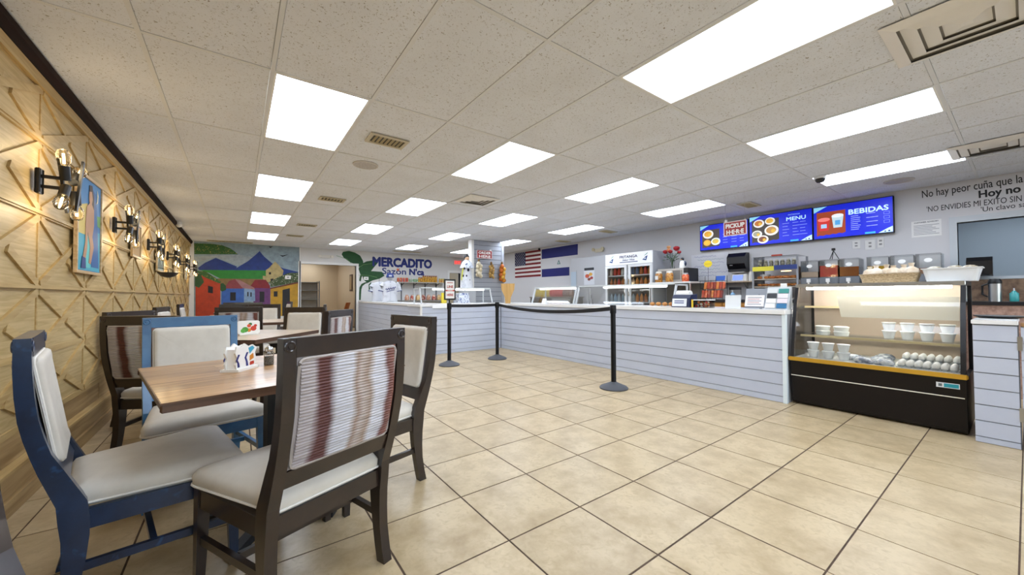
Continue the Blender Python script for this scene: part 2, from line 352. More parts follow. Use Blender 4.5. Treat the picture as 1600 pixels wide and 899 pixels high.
t = thing('ceiling_light', 'deeper ceiling light in the tan alcove', 'ceiling light', (2.0, 15.8, CEIL-.012), 0, 'recessed ceiling light panels')  # second lamp out of view, added to brighten the alcove further
inst('frame', lf, t); inst('diffuser', ld, t)
# ---- right wall with the pass-through opening
O0, O1, OZ0, OZ1 = -1.6, .515, 1.33, 2.02
struct('wall_right', m_rwall, box(XR, XR+.12, O1, YB, 0, CEIL+.06), box(XR, XR+.12, O0, O1, 0, OZ0), box(XR, XR+.12, O0, O1, OZ1, CEIL+.06), box(XR, XR+.12, YF, O0, 0, CEIL+.06))
struct('window_1', P('c6ccd1', .4), box(XR-.015, XR+.13, O1, O1+.065, OZ0-.05, OZ1+.075), box(XR-.015, XR+.13, O0, O1, OZ1, OZ1+.075), box(XR-.03, XR+.13, O0, O1, OZ0-.035, OZ0))
struct('wall_kitchen', P('aab6bd'), box(10.0, 10.1, -3, 2.2, 0, CEIL), box(XR+.12, 10, 2.1, 2.2, 0, CEIL), box(XR+.12, 10, -3, -2.9, 0, CEIL))
t = thing('ceiling_light', 'ceiling light in the grey room behind the pass-through', 'ceiling light', (8.6, -.6, CEIL-.012), 0, 'recessed ceiling light panels')  # unseen lamp added so the closed room gets light
inst('frame', lf, t); inst('diffuser', ld, t)
# ---- shopfront behind the camera
wf = struct('wall_front', m_white, box(XL-.1, XR+.1, YF-.12, YF, 0, .35), box(XL-.1, XR+.1, YF-.12, YF, 2.25, CEIL+.06), box(XL-.1, -.7, YF-.12, YF, .35, 2.25), box(7.1, XR+.1, YF-.12, YF, .35, 2.25))
w2 = struct('window_2', P('2b2d30', .4), *[box(x-.03, x+.03, YF-.1, YF-.02, .35, 2.25) for x in (-.67, .9, 2.45, 4.0, 5.55, 7.07)], box(-.7, 7.1, YF-.1, YF-.02, .35, .41), box(-.7, 7.1, YF-.1, YF-.02, 2.19, 2.25))
for q in range(5): part('pane', m_clear, w2, box(-.64+1.55*q, .87+1.55*q, YF-.065, YF-.055, .41, 2.19))
struct('ground', P('8f8d88', .8), box(-30, 40, -40, YF-.12, -.12, -.05))
# ================================================================ chairs and tables
m_esp = M('espresso_wood', '2a1d18', .3, noise=(9, '1b1312', .4, .7), coat=.5)
m_navy_refl = M('wood_navy_daylight_tint', '162c4c', .33, noise=(7, '0f1f38', .4, .7), speck=(14, '254a78', .62, .75), coat=.4)  # dark glossy wood with blue window reflections and glints put into its colour
m_blue_refl = M('wood_blue_daylight_tint', '3d6f9c', .35, noise=(6, '2c5a86', .4, .7), coat=.3)  # same dark wood, stronger window reflection put into the colour as light blue
m_cream = M('cream_upholstery', 'd9d2c6', .5, noise=(7, 'cbc3b6', .4, .75), bump=(60, .03))
m_pip = M('cream_piping', 'e6e1d8', .5)
def wicker_mat():
    m = bpy.data.materials.new('woven_cord'); m.use_nodes = True; t = m.node_tree; N = t.nodes; L = t.links; b = N['Principled BSDF']; b.inputs['Roughness'].default_value = .45
    tc = N.new('ShaderNodeTexCoord'); nz = N.new('ShaderNodeTexNoise'); nz.inputs['Scale'].default_value = 6; sx = N.new('ShaderNodeSeparateXYZ'); L.new(tc.outputs['Object'], sx.inputs[0]); L.new(tc.outputs['Object'], nz.inputs[0])
    ma = N.new('ShaderNodeMath'); ma.operation = 'MULTIPLY_ADD'; ma.inputs[1].default_value = .09; L.new(nz.outputs[0], ma.inputs[0]); L.new(sx.outputs[0], ma.inputs[2])
    mr = N.new('ShaderNodeMapRange'); mr.inputs[1].default_value = -.15; mr.inputs[2].default_value = .24; L.new(ma.outputs[0], mr.inputs[0])
    cr = N.new('ShaderNodeValToRGB'); e = cr.color_ramp.elements; e[0].position = 0; e[0].color = lin('a9a0a0'); e[1].position = 1; e[1].color = lin('8d5f52')
    for p, c in ((.14, 'b0a7a8'), (.2, '5e3430'), (.29, '5a312d'), (.36, 'c3c2c8'), (.5, 'c9c8ce'), (.56, '9d8574'), (.62, 'b9aba4'), (.7, 'a08a78'), (.76, 'cfcfd6'), (.86, 'c6c4ca'), (.91, '6d3c34')):
        q = e.new(p); q.color = lin(c)
    L.new(mr.outputs[0], cr.inputs[0]); L.new(cr.outputs[0], b.inputs['Base Color']); m.diffuse_color = lin('a89a96'); return m
m_wick = wicker_mat()
CW, CH, RT, CD, CF = .487, .988, .385, .446, .55
PROF = [(0, -.035), (.1, -.012), (.2, 0), (.32, .004), (.42, -.006), (.52, -.045), (.62, -.082), (.74, -.106), (.86, -.115), (.988, -.117)]
def yp(z):
    for (a, ya), (b, yb) in zip(PROF, PROF[1:]):
        if z <= b: return ya+(yb-ya)*(z-a)/(b-a)
    return PROF[-1][1]
def depth(z): return .045+.03*max(0, 1-abs(z-.38)/.25) if z < .6 else .045-.008*(z-.6)/.39
ZS = [0, .06, .14, .22, .3, .36, .42, .48, .54, .6, .66, .72, .8, .88, .988]
def stile(s):
    return loft([[(s*(CW/2), yp(z)-depth(z)*.5, z), (s*(CW/2-.04), yp(z)-depth(z)*.5, z), (s*(CW/2-.04), yp(z)+depth(z)*.5, z), (s*CW/2, yp(z)+depth(z)*.5, z)] for z in ZS])
def slab(x0, x1, z0, z1, yo0, yo1, n=6):                    # a board that follows the curve of the back
    zz = [z0+(z1-z0)*i/n for i in range(n+1)]
    return loft([[(x0, yp(z)+yo0, z), (x1, yp(z)+yo0, z), (x1, yp(z)+yo1, z), (x0, yp(z)+yo1, z)] for z in zz])
def rrect(x0, x1, z0, z1, r, n=4):
    out = []
    for cx, cz, a in ((x1-r, z1-r, 0), (x0+r, z1-r, 90), (x0+r, z0+r, 180), (x1-r, z0+r, 270)):
        out += [(cx+r*math.cos(R(a+90*k/n)), cz+r*math.sin(R(a+90*k/n))) for k in range(n+1)]
    return out
def pad(x0, x1, z0, z1, side, bulge, n=6):                  # upholstered pad on the curve of the back
    cx, cz = (x0+x1)/2, (z0+z1)/2; rings = []
    for s, d in ((1, 0), (1, .55), (.965, .85), (.88, .97), (.6, 1.0), (.25, 1.02)):
        rings.append([(cx+(x-cx)*s, yp(cz+(z-cz)*s)+side*(.012+bulge*d), cz+(z-cz)*s) for x, z in rrect(x0, x1, z0, z1, .02, n)])
    return loft(rings)
def outline(inset):
    wb, wf, y0, y1 = CW/2-.045-inset, CF/2+.004-inset, -.012+inset, CD+.03-inset; pts = []; r = .05
    cor = [(wf, y1), (-wf, y1), (-wb, y0), (wb, y0)]
    for i, p in enumerate(cor):
        p = Vector(p); a = Vector(cor[i-1]); b = Vector(cor[(i+1) % 4]); rr = r if i < 2 else .015
        pa = p+(a-p).normalized()*rr; pb = p+(b-p).normalized()*rr
        for k in range(5):
            u = k/4; pts.append((1-u)**2*pa+2*u*(1-u)*p+u*u*pb)
    return pts
def chair_meshes(mat):
    D = {}
    D['leg_rl'] = mesh('rear_leg', [stile(-1)], mat); D['leg_rr'] = mesh('rear_leg', [stile(1)], mat)
    fl = lambda s: loft([[(s*(CF/2-.002)-s*w*a, CD+.012-w*b, z) for a, b in ((0, 0), (1, 0), (1, 1), (0, 1))] for z, w in ((0, .028), (.25, .038), (RT, .042))])
    D['leg_fl'] = mesh('front_leg', [fl(-1)], mat); D['leg_fr'] = mesh('front_leg', [fl(1)], mat)
    D['rail_b'] = mesh('seat_rail', [box(-CW/2+.04, CW/2-.04, -.02, .005, RT-.068, RT)], mat)
    D['rail_f'] = mesh('seat_rail', [box(-CF/2+.04, CF/2-.04, CD-.018, CD+.008, RT-.068, RT)], mat)
    for s, n in ((-1, 'rail_l'), (1, 'rail_r')): D[n] = mesh('seat_rail', [bar((s*(CW/2-.02), .03, RT-.034), (s*(CF/2-.02), CD-.03, RT-.034), .026, .068)], mat)
    for s, n in ((-1, 'str_l'), (1, 'str_r')): D[n] = mesh('stretcher', [bar((s*(CW/2-.02), .01, .19), (s*(CF/2-.02), CD-.02, .19), .02, .028)], mat)
    D['str_m'] = mesh('stretcher', [bar((-(CW/2-.02), .2, .19), (CW/2-.02, .2, .19), .02, .026)], mat)
    D['top'] = mesh('top_rail', [slab(-CW/2+.04, CW/2-.04, .925, CH, -.02, .02)], mat)
    D['low'] = mesh('lower_rail', [slab(-CW/2+.04, CW/2-.04, .482, .545, -.022, .018)], mat)
    D['seat'] = mesh('seat_cushion', [loft([[(p.x, p.y, z) for p in outline(i)] for i, z in ((.004, RT), (-.006, RT+.012), (-.008, RT+.045), (.004, RT+.066), (.035, RT+.079), (.1, RT+.086), (.18, RT+.088))])], m_cream, True)
    D['pip'] = mesh('piping', [tube([(p.x, p.y, RT+.014) for p in outline(-.008)], .0045, 6, True)], m_pip, True)
    D['bpad'] = mesh('back_cushion', [pad(-CW/2+.05, CW/2-.05, .552, .918, 1, .03)], m_cream, True)
    e = rrect(-CW/2+.05, CW/2-.05, .552, .918, .02)
    D['bpip'] = mesh('piping', [tube([(x, yp(z)+.019, z) for x, z in e], .005, 6, True)], m_pip, True)
    rods = []; n = 34
    for i in range(n):
        z = .56+(.912-.56)*i/(n-1); xs = [-CW/2+.056+(CW-.112)*k/8 for k in range(9)]
        rods.append(tube([(x, yp(z)-.017-.004*math.sin(PI*k/8)+random.uniform(-.0012, .0012), z+random.uniform(-.001, .001)) for k, x in enumerate(xs)], .0056, 5))
    D['wick'] = mesh('woven_back', rods+[slab(-CW/2+.045, CW/2-.045, .548, .924, -.014, .012)], m_wick, True)
    D['welt'] = mesh('braided_welt', [tube([(x, yp(z)-.02+.002*(k % 2), z) for k, (x, z) in enumerate(e)], .006, 6, True)], M('welt_cord', 'aaa19c', .5), True)
    for sy, n in ((-1, 'ros0'), (1, 'ros1')): D[n] = mesh('rosette', [mv(rotx(lathe([(.019, 0), (.019, .003), (.015, .005), (.012, .002), (.007, .002), (.006, .004), (0, .004)], 16), R(90) if sy < 0 else R(-90)), 0, sy*.0185, 0)], mat, True)
    return D
CM = {k: chair_meshes(m) for k, m in (('esp', m_esp), ('navy', m_navy_refl), ('blue', m_blue_refl))}  # navy and blue sets carry reflected daylight in the frame colour
ORDER = [('rear_leg', 'leg_rl'), ('rear_leg', 'leg_rr'), ('front_leg', 'leg_fl'), ('front_leg', 'leg_fr'), ('seat_rail', 'rail_b'), ('seat_rail', 'rail_f'), ('seat_rail', 'rail_l'), ('seat_rail', 'rail_r'), ('stretcher', 'str_l'), ('stretcher', 'str_r'), ('stretcher', 'str_m'), ('top_rail', 'top'), ('lower_rail', 'low')]
def chair(x, y, deg, label, kind='esp'):
    t = thing('dining_chair', label, 'chair', (x, y, 0), R(deg), 'upholstered dining chairs'); D = CM[kind]
    for n, k in ORDER: inst(n, D[k], t)
    s = inst('seat_cushion', D['seat'], t); inst('piping', D['pip'], s)
    b = inst('back_cushion', D['bpad'], t); inst('piping', D['bpip'], b)
    w = inst('woven_back', D['wick'], t); w['kind'] = 'stuff'; inst('braided_welt', D['welt'], t)
    for s in (-1, 1):
        for n in ('ros0', 'ros1'): inst('rosette', D[n], t, (s*(CW/2-.02), yp(.96), .962))
    return t
chair(.294, 1.582, 21.6, 'dark dining chair nearest the viewer, its striped woven back turned to us')
chair(.84, 2.42, 101.9, 'dark dining chair with cream back beside the open floor, right of the front table')
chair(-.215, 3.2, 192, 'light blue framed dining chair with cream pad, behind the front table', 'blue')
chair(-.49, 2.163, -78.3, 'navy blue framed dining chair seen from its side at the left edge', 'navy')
chair(-.481, 3.743, -30.3, 'dark dining chair with brown striped woven back against the oak wall side')
chair(.61, 5.07, 148, 'dark dining chair with cream pad facing us behind the second table')
chair(.70, 3.95, 52, 'dark dining chair with woven back at the right side of the second table')
chair(-.70, 4.86, -122, 'dark dining chair by the oak wall, left of the second table')
chair(.04, 5.9, -8, 'dark dining chair with woven back just before the third table')
chair(.34, 7.43, 170, 'dark dining chair with cream pad on the far side of the third table')
chair(-.68, 6.66, -99, 'dark dining chair by the oak wall, left of the third table')
chair(1.02, 6.64, 80, 'dark dining chair right of the third table, mostly hidden')
chair(-.0, 8.1, 0, 'dark dining chair on the near side of the fourth table')
chair(-.7, 8.9, -92, 'dark dining chair by the oak wall beside the fourth table')
chair(.2, 9.55, 180, 'dark dining chair on the far side of the fourth table')
chair(.0, 10.3, 0, 'dark dining chair at the farthest table before the mural')
chair(.95, 10.9, 95, 'dark dining chair right of the farthest table near the doorway')
chair(-.47, 1.03, -125, 'dark dining chair cut off at the lower left corner of the view')
m_plank = M('walnut_plank', 'c69c6c', .35, grain=('x', 40, '99714a'), rand=.18, coat=.3)
m_pale = M('table_plank_pale', 'cdb597', .35, grain=('x', 40, 'ab9073'), rand=.1, coat=.3)
m_edge = M('table_edge', '6a4a36', .4, grain=('x', 30, '453024'))
TS = .94
pn = 9; pw = TS/pn
pl = [mesh('plank', [box(-TS/2+.004, TS/2-.004, -pw/2+.0004, pw/2-.0004, -.006, 0)], m) for m in (m_plank, m_pale)]
def cut(x0, x1, m): return mesh('plank', [box(x0, x1, -pw/2+.0004, pw/2-.0004, -.006, 0)], m)
plh = [[(cut(-TS/2+.004, a-.0004, m), cut(a+.0004, TS/2-.004, m)) for a in (-.2, .05, .22)] for m in (m_plank, m_pale)]
te = mesh('tabletop_edge', [bbox(-TS/2, TS/2, -TS/2, TS/2, -.036, -.006, .006), box(-TS/2, TS/2, -TS/2, -TS/2+.004, -.006, -.0005), box(-TS/2, TS/2, TS/2-.004, TS/2, -.006, -.0005), box(-TS/2, -TS/2+.004, -TS/2, TS/2, -.006, -.0005), box(TS/2-.004, TS/2, -TS/2, TS/2, -.006, -.0005)], m_edge)
tp = mesh('pedestal_post', [box(-.035, .035, -.035, .035, .04, .715)], m_blackm)
tf = mesh('base_foot', [loft([[(x, -.03, .0), (x, .03, .0), (x, .022, h), (x, -.022, h)] for x, h in ((-.31, .022), (-.04, .045), (.04, .045), (.31, .022))])], m_blackm)
ta = mesh('top_bracket', [box(-.3, .3, -.025, .025, .705, .724)], m_blackm)
def table(x, y, deg, label, pale=0):
    t = thing('dining_table', label, 'table', (x, y, 0), R(deg), 'square wood dining tables')
    inst('tabletop_edge', te, t, (0, 0, .76))
    for i in range(pn):
        yy = -TS/2+pw*(i+.5)
        for q in plh[pale][i*2 % 3]: inst('plank', q, t, (0, yy, .76))
    inst('pedestal_post', tp, t)
    for a in (45, 135): inst('base_foot', tf, t, (0, 0, 0), (0, 0, R(a)))
    for a in (0, 90): inst('top_bracket', ta, t, (0, 0, 0 if a else -.0005), (0, 0, R(a)))
    return t
TB = [(.155, 2.29, 12), (.055, 4.43, 51), (.14, 6.66, -9), (.05, 8.85, 0), (.05, 11.05, 0)]
for (x, y, a), l, p in zip(TB, ('square wood plank table nearest the viewer', 'second wood table turned cornerwise behind the blue chair', 'third wood table along the oak wall', 'fourth wood table along the oak wall', 'farthest wood table in front of the mural'), (0, 1, 1, 1, 1)): table(x, y, a, l, p)
# ---- tabletop napkin holders and shakers
def napkin(x, y, rz, label, kind):
    t = thing('napkin_holder', label, 'napkin holder', (x, y, .76), R(rz), 'ceramic napkin holders')
    part('base', P('f1efe9', .3), t, bbox(-.075, .075, -.045, .045, 0, .012, .004))
    body = [(-.065, .012), (.065, .012), (.075, .05), (.065, .075), (.08, .1), (.05, .118), (.02, .112), (-.01, .13), (-.03, .115), (-.065, .12), (-.075, .09), (-.06, .06), (-.072, .035)]
    for s in (-1, 1):
        w = part('side_plate', P('f4f3ef', .25), t, mv(plate(body if kind == 0 else rrect(-.085, .085, .01, .13, .015), 0, .008), 0, s*.025+.004, 0))
        yy = .0045 if s > 0 else .0
        def paint(c, *pts): part('painted_mark', P(c, .35), w, mv(plate(pts, 0, .001), 0, s*.025-.0042 if s < 0 else s*.025+.0052, 0))
        if kind == 0:
            paint('1d2570', (-.06, .02), (-.045, .02), (-.05, .04), (-.06, .055), (-.045, .08), (-.057, .082), (-.072, .055), (-.062, .04)); paint('23307e', (.0, .018), (.015, .018), (.01, .04), (.0, .06), (.015, .085), (.002, .085), (-.012, .06), (-.002, .04))
            paint('3fa7c9', (.025, .075), (.06, .1), (.045, .112), (.015, .105)); paint('d98a2b', (.025, .04), (.055, .05), (.05, .075), (.025, .065)); paint('c3402c', (.025, .018), (.058, .02), (.055, .036), (.028, .035))
        else:
            for c, cx, cz, r in (('4d9a3a', -.03, .05, .026), ('5bb043', -.045, .04, .02), ('d8442e', .035, .06, .024), ('e0562f', .0, .085, .016), ('e8902f', .0, .045, .018), ('2f7a33', .01, .1, .014), ('c93a2c', .05, .085, .013)):
                part('painted_fruit', P(c, .35), w, mv(disc(cx, cz, r, 0, .001+.0004*random.random(), 10), 0, s*.025-.0042 if s < 0 else s*.025+.0052, 0))
    part('napkins', P('fbfbf8', .8), t, box(-.06, .06, -.02, .02, .012, .105))
    return t
napkin(.015, 2.3, 55, 'zigzag white ceramic napkin holder with blue stripes on the front table', 0)
napkin(.09, 4.35, 5, 'white napkin holder painted with fruit on the second table', 1)
napkin(.18, 6.62, 5, 'white napkin holder with a green and red fruit on the third table', 1)
napkin(.05, 8.85, 0, 'small white napkin holder on the fourth table', 1)
def shaker(x, y, label):
    t = thing('pepper_shaker', label, 'shaker', (x, y, .76))
    part('glass_jar', glass('shaker_glass'), t, lathe([(.021, 0), (.023, .004), (.023, .06), (.018, .07), (.018, .074)], 10)); part('pepper', M('pepper_grain', '5d564c', .9, speck=(300, 'b9b0a2', .5, .62)), t, lathe([(.0205, .003), (.0205, .045)], 10))
    part('cap', m_chrome, t, lathe([(.019, .072), (.02, .08), (.019, .088), (.012, .094), (0, .096)], 14), smooth=True)
shaker(.139, 2.375, 'glass pepper shaker with steel cap on the front table')
shaker(-.12, 8.9, 'distant pepper shaker on the fourth table')
# ================================================================ counters
def ship(par, x0, x1, z0, z1, y=0, pitch=.12, t=.014):
    z = z1
    while z > z0+.01:
        zb = max(z0, z-pitch); part('plank', m_ship, par, rect(x0, x1, zb+.0035, z-.0035, y, t)); z = zb
cr = thing('service_counter', 'long white shiplap counter beside the glass food case', 'counter', (4.565, 0, 0), RW)
part('carcass', P('8c8d92'), cr, box(-6.66, -1.475, 0, .03, 0, .91), box(-6.66, -1.475, .03, .55, .85, .91), box(-1.52, -1.475, .03, .55, 0, .85))
ship(cr, -6.63, -1.5, .0, .905)
part('worktop', m_top, cr, bbox(-6.66, -1.47, -.035, .62, .912, .958, .006)); part('corner_trim', P('e3eef2', .4), cr, box(-1.505, -1.47, -.02, .02, 0, .91))
cf = thing('service_counter', 'white shiplap counter below the two post belts, facing us', 'counter', (0, 6.67, 0), 0)
part('carcass', P('8c8d92'), cf, box(2.79, 4.6, 0, .03, 0, .91), box(2.79, 4.6, .03, .6, .85, .91)); ship(cf, 2.78, 4.55, 0, .905); part('worktop', m_top, cf, bbox(2.74, 4.52, -.03, .62, .912, .958, .006)); part('corner_trim', m_trimw, cf, box(2.755, 2.785, -.018, .02, 0, .91))
for k in range(8):
    if .905-.12*k > .01: part('plank', m_ship, cf, box(2.762, 2.789, .02, .6, max(0, .785-.12*k)+.0025, .9025-.12*k))
part('paper_strip', P('fbfbfb', .7), cf, rect(2.98, 3.36, .88, .945, .031, .002))
cl = thing('service_counter', 'white shiplap counter wing running back to the doorway', 'counter', (3.1, 12.46, 0), R(-92.95))
part('carcass', P('8c8d92'), cl, box(.05, 5.14, .0, .03, 0, .91), box(.05, 5.14, .03, .55, .85, .91)); ship(cl, .05, 5.14, 0, .905); part('worktop', m_top, cl, bbox(.05, 5.13, -.03, .58, .912, .958, .006))
ce = thing('end_cabinet', 'narrow white shiplap cabinet right of the glass food case', 'cabinet', (4.55, 0, 0), RW)
part('carcass', P('8c8d92'), ce, box(-.253, -.05, 0, .6, 0, .89)); ship(ce, -.255, -.05, 0, .885); part('worktop', m_top, ce, bbox(-.262, -.045, -.025, .6, .892, .922, .004)); part('edge_trim', P('5b5d63', .5), ce, box(-.05, -.044, -.01, .02, 0, .89))
g = thing('counter_gate', 'white shiplap gate hinged at the right edge of the view', 'gate', (4.555, 0, 0), RW)
part('leaf', P('b9bac0'), g, box(-.036, .7, 0, .03, .02, .88)); ship(g, -.036, .7, .02, .88); part('cap', M('gate_cap_wood', 'b58b60', .4, grain=('x', 30, '8a6440')), g, bbox(-.036, .7, -.02, .05, .882, .91, .004))
for z in (.25, .76): part('hinge', m_steel, g, box(-.052, -.03, -.022, -.016, z-.05, z+.05))
# ---- belt posts
sb = mesh('base', [lathe([(.165, 0), (.168, .012), (.15, .028), (.09, .052), (.045, .072), (.034, .08)], 28)], M('post_base', '4a4b50', .55), True)
sp = mesh('pole', [cyl(0, 0, .07, .93, .03, 18)], M('post_black', '07070d', .4, spec=.3), True)
sc = mesh('belt_head', [lathe([(.036, .9), (.037, .905), (.037, .992), (.033, .999), (0, 1.0)], 18)], M('post_head', '07070d', .45, spec=.3), True)
SP = [(2.766, 5.509), (3.72, 5.546), (3.663, 2.954)]; ST = []
for (x, y), l in zip(SP, ('black belt post carrying the small framed sign', 'black belt post at the counter corner, middle of the three', 'black belt post nearest the viewer on the open floor')):
    t = thing('belt_post', l, 'belt post', (x, y, 0), 0, 'black queue belt posts'); inst('base', sb, t); inst('pole', sp, t); inst('belt_head', sc, t); ST.append(t)
def belt(a, b, sag):
    o = SP[a]; q = SP[b]; d = Vector((q[0]-o[0], q[1]-o[1])); n = d.normalized(); rings = []
    for k in range(17):
        u = k/16; p = n*.035+(d-n*.07)*u; z = .955-sag*4*u*(1-u); s = Vector((-n.y, n.x))*.0015
        rings.append([(p.x+s.x, p.y+s.y, z-.024), (p.x-s.x, p.y-s.y, z-.024), (p.x-s.x, p.y-s.y, z+.024), (p.x+s.x, p.y+s.y, z+.024)])
    part('belt', P('0d0d12', .6), ST[a], loft(rings))
belt(1, 0, .008); belt(1, 2, .075)
t = thing('framed_sign', 'small black framed sign on the left belt post', 'sign', (2.766, 5.495, 1.0), 0)
part('stem', m_black, t, cyl(0, .012, 0, .06, .012)); part('frame', m_black, t, rect(-.1, .1, .05, .385, 0, .012)); sheet = part('sheet', P('f3f1f1', .5), t, rect(-.078, .078, .075, .36, .012, .002))
part('red_band', P('c9483c'), sheet, rect(-.078, .078, .19, .212, .014, .001))
for s, z, h in (('LINE', .245, .055), ('HERE', .115, .05)): text('lettering', s, h, P('b5392f'), sheet, 0, z, .0145, .002, None, 'CENTER')
text('lettering', 'STARTS', .026, P('f6f4f2'), sheet, 0, .192, .0155, .0005, None, 'CENTER'); part('top_line', P('c98d88'), sheet, rect(-.05, .05, .32, .335, .014, .001))
m_paper = M('backlit_paper', 'f6f3ea', .8); _t = m_paper.node_tree; _x = _t.nodes.new('ShaderNodeMixShader'); _tr = _t.nodes.new('ShaderNodeBsdfTranslucent'); _tr.inputs[0].default_value = lin('f6f3ea'); _x.inputs[0].default_value = .62
_t.links.new(_t.nodes['Principled BSDF'].outputs[0], _x.inputs[1]); _t.links.new(_tr.outputs[0], _x.inputs[2]); _t.links.new(_x.outputs[0], _t.nodes['Material Output'].inputs[0])
# ---- refrigerated food case
dc = thing('food_display_case', 'black refrigerated food case with slanted glass front and gold bumper', 'display case', (4.6, .875, 0), RW)
CX = .578
part('base', M('case_black', '120c0c', .45, spec=.3), dc, loft([[(x, .05, .015), (x, .035, .04), (x, .02, .25), (x, .0, .44), (x, .0, .45), (x, .72, .45), (x, .72, .02)] for x in (-CX, CX)]))
part('bumper', M('gold_bumper', 'd9a93c', .3, metal=.5), dc, bbox(-CX-.012, CX+.012, -.03, .01, .448, .485, .008)); part('pinstripe', P('efe9da', .4), dc, mv(rect(-CX, CX-.01, .292, .3, .001, .003), 0, .016, 0))
prof = [(.012, .485), (.04, .65), (.085, .85), (.14, 1.05), (.2, 1.2)]
for s in (-1, 1):
    x0, x1 = s*CX, s*(CX-.028)
    part('end_post', P('101118', .3), dc, loft([[(x0, y-.012, z), (x1, y-.012, z), (x1, y+.035, z), (x0, y+.035, z)] for y, z in prof]), box(x0, x1, .2, .7, 1.19, 1.225), box(x0, x1, .66, .71, .45, 1.2))
    part('end_glass', m_clear, dc, loft([[(s*(CX-.012), y+.03, z), (s*(CX-.016), y+.03, z), (s*(CX-.016), .67, z), (s*(CX-.012), .67, z)] for y, z in prof]))
part('front_glass', glass('case_glass', 'fcfdfd', .7), dc, loft([[(-CX+.03, y, z), (CX-.03, y, z), (CX-.03, y+.004, z), (-CX+.03, y+.004, z)] for y, z in prof]))
part('top', P('d8dcda', .3), dc, box(-CX+.028, CX-.028, .2, .7, 1.2, 1.222)); part('top_edge', m_steel, dc, bbox(-CX, CX, .178, .205, 1.19, 1.226, .005)); part('back_panel', P('d6c2ae', .4), dc, box(-CX+.028, CX-.028, .66, .68, .47, 1.2))
part('deck', P('d4d6d4', .3), dc, box(-CX+.03, CX-.03, .03, .66, .465, .482)); part('light_tube', M('case_tube', 'fff8f0', .5, emit=40), dc, mv(rotz(roty(cyl(0, 0, -.5, .5, .011, 10), R(90)), 0), 0, .25, 1.18))
for z, y0, y1 in ((.69, .2, .62), (.985, .34, .62)):
    s = part('shelf', glass('shelf_glass', 'fbfdfc', .6), dc, box(-CX+.035, CX-.035, y0, y1, z, z+.008)); part('shelf_edge', P('c9b98d', .4), s, box(-CX+.035, CX-.035, y0-.012, y0, z-.008, z+.012)); part('shelf_support', m_steel, s, box(-CX+.035, CX-.035, y1-.02, y1, z-.02, z))
part('paper_sheet', m_paper, dc, loft([[(-.235+.04*(1-u), y, z), (.545, y, z), (.545, y+.0012, z), (-.235+.04*(1-u), y+.0012, z)] for u, y, z in ((0, .118, .9), (.5, .142, 1.0), (1, .168, 1.095))]))
st = part('sticker', P('e8ecee', .4), dc, rect(.42, .545, .365, .405, -.006, .004)); part('teal_field', P('2aa0b4', .4), st, rect(.462, .54, .37, .4, -.0015, .001)); part('emblem', P('6a7478', .4), st, rect(.432, .452, .374, .396, -.0015, .001))
def W2(lx, ly, z): return (4.6+ly, .875-lx, z)                # case-local to world
m_cup = M('foam_cup', 'eceff0', .6)
cupm = mesh('cup', [lathe([(.032, 0), (.034, .002), (.046, .066), (.05, .068), (.05, .074), (.043, .076), (.02, .077), (0, .077)], 18)], m_cup, True)
def cups(n, lx, ly, z, lab):
    for k in range(n):
        o = bpy.data.objects.new('food_cup', cupm); COL.objects.link(o); o.location = W2(lx, ly, z+.0775*k); tag(o, lab+(', lower one' if k == 0 and n > 1 else ', upper one' if n > 1 else ''), 'cup', 'lidded foam cups in the food case')
for i, l in enumerate(('leftmost lidded foam cup pair on the case floor', 'middle lidded foam cup pair on the case floor', 'third lidded foam cup pair beside the wrapped food')): cups(2, -.42+.118*i, .13, .483, l)
for i, l in enumerate(('first', 'second', 'third', 'fourth')): cups(2, .09+.122*i, .4, .699, '%s lidded foam cup pair on the right of the case shelf' % l)
tub = mesh('lid', [lathe([(.055, 0), (.06, .03), (.063, .032), (.063, .04), (.05, .046), (0, .047)], 18)], P('e9ebe6', .4), True)
for i, l in enumerate(('left', 'right')):
    for k in (0, 1):
        o = bpy.data.objects.new('food_tub', tub); COL.objects.link(o); o.location = W2(-.4+.15*i, .36, .699+.048*k); tag(o, '%s flat round tub on the left of the case shelf, %s one' % (l, ('lower', 'upper')[k]), 'tub', 'flat tubs in the food case')
pk = mesh('wrap', [loft([[(x*s, y*s, z) for x, y in rrect(-.075, .075, -.05, .05, .03)] for s, z in ((.75, 0), (.92, .012), (.88, .03), (.6, .05), (.2, .055))])], M('cling_wrap', 'c9cdd0', .2, noise=(25, '6f7888', .45, .6)), True)
for i, (lx, ly) in enumerate(((-.035, .1), (.1, .1), (.045, .235), (.045, .505), (-.13, .235), (.045, .37))):
    o = bpy.data.objects.new('wrapped_food', pk); COL.objects.link(o); o.location = W2(lx, ly, .4825); o.rotation_euler = (0, 0, RW+.06*(i-2)); tag(o, 'cling wrapped food pack on the case floor, %s' % ('front left', 'front right', 'middle', 'at the very back', 'behind the cups', 'behind the middle one')[i], 'food pack', 'wrapped food packs')
NTH = ['first', 'second', 'third', 'fourth', 'fifth', 'sixth', 'seventh', 'eighth', 'ninth']
eg = mesh('egg', [lathe([(.0, -.026), (.012, -.024), (.02, -.014), (.0215, -.002), (.018, .014), (.01, .025), (0, .029)], 12)], P('f1efea', .35), True)
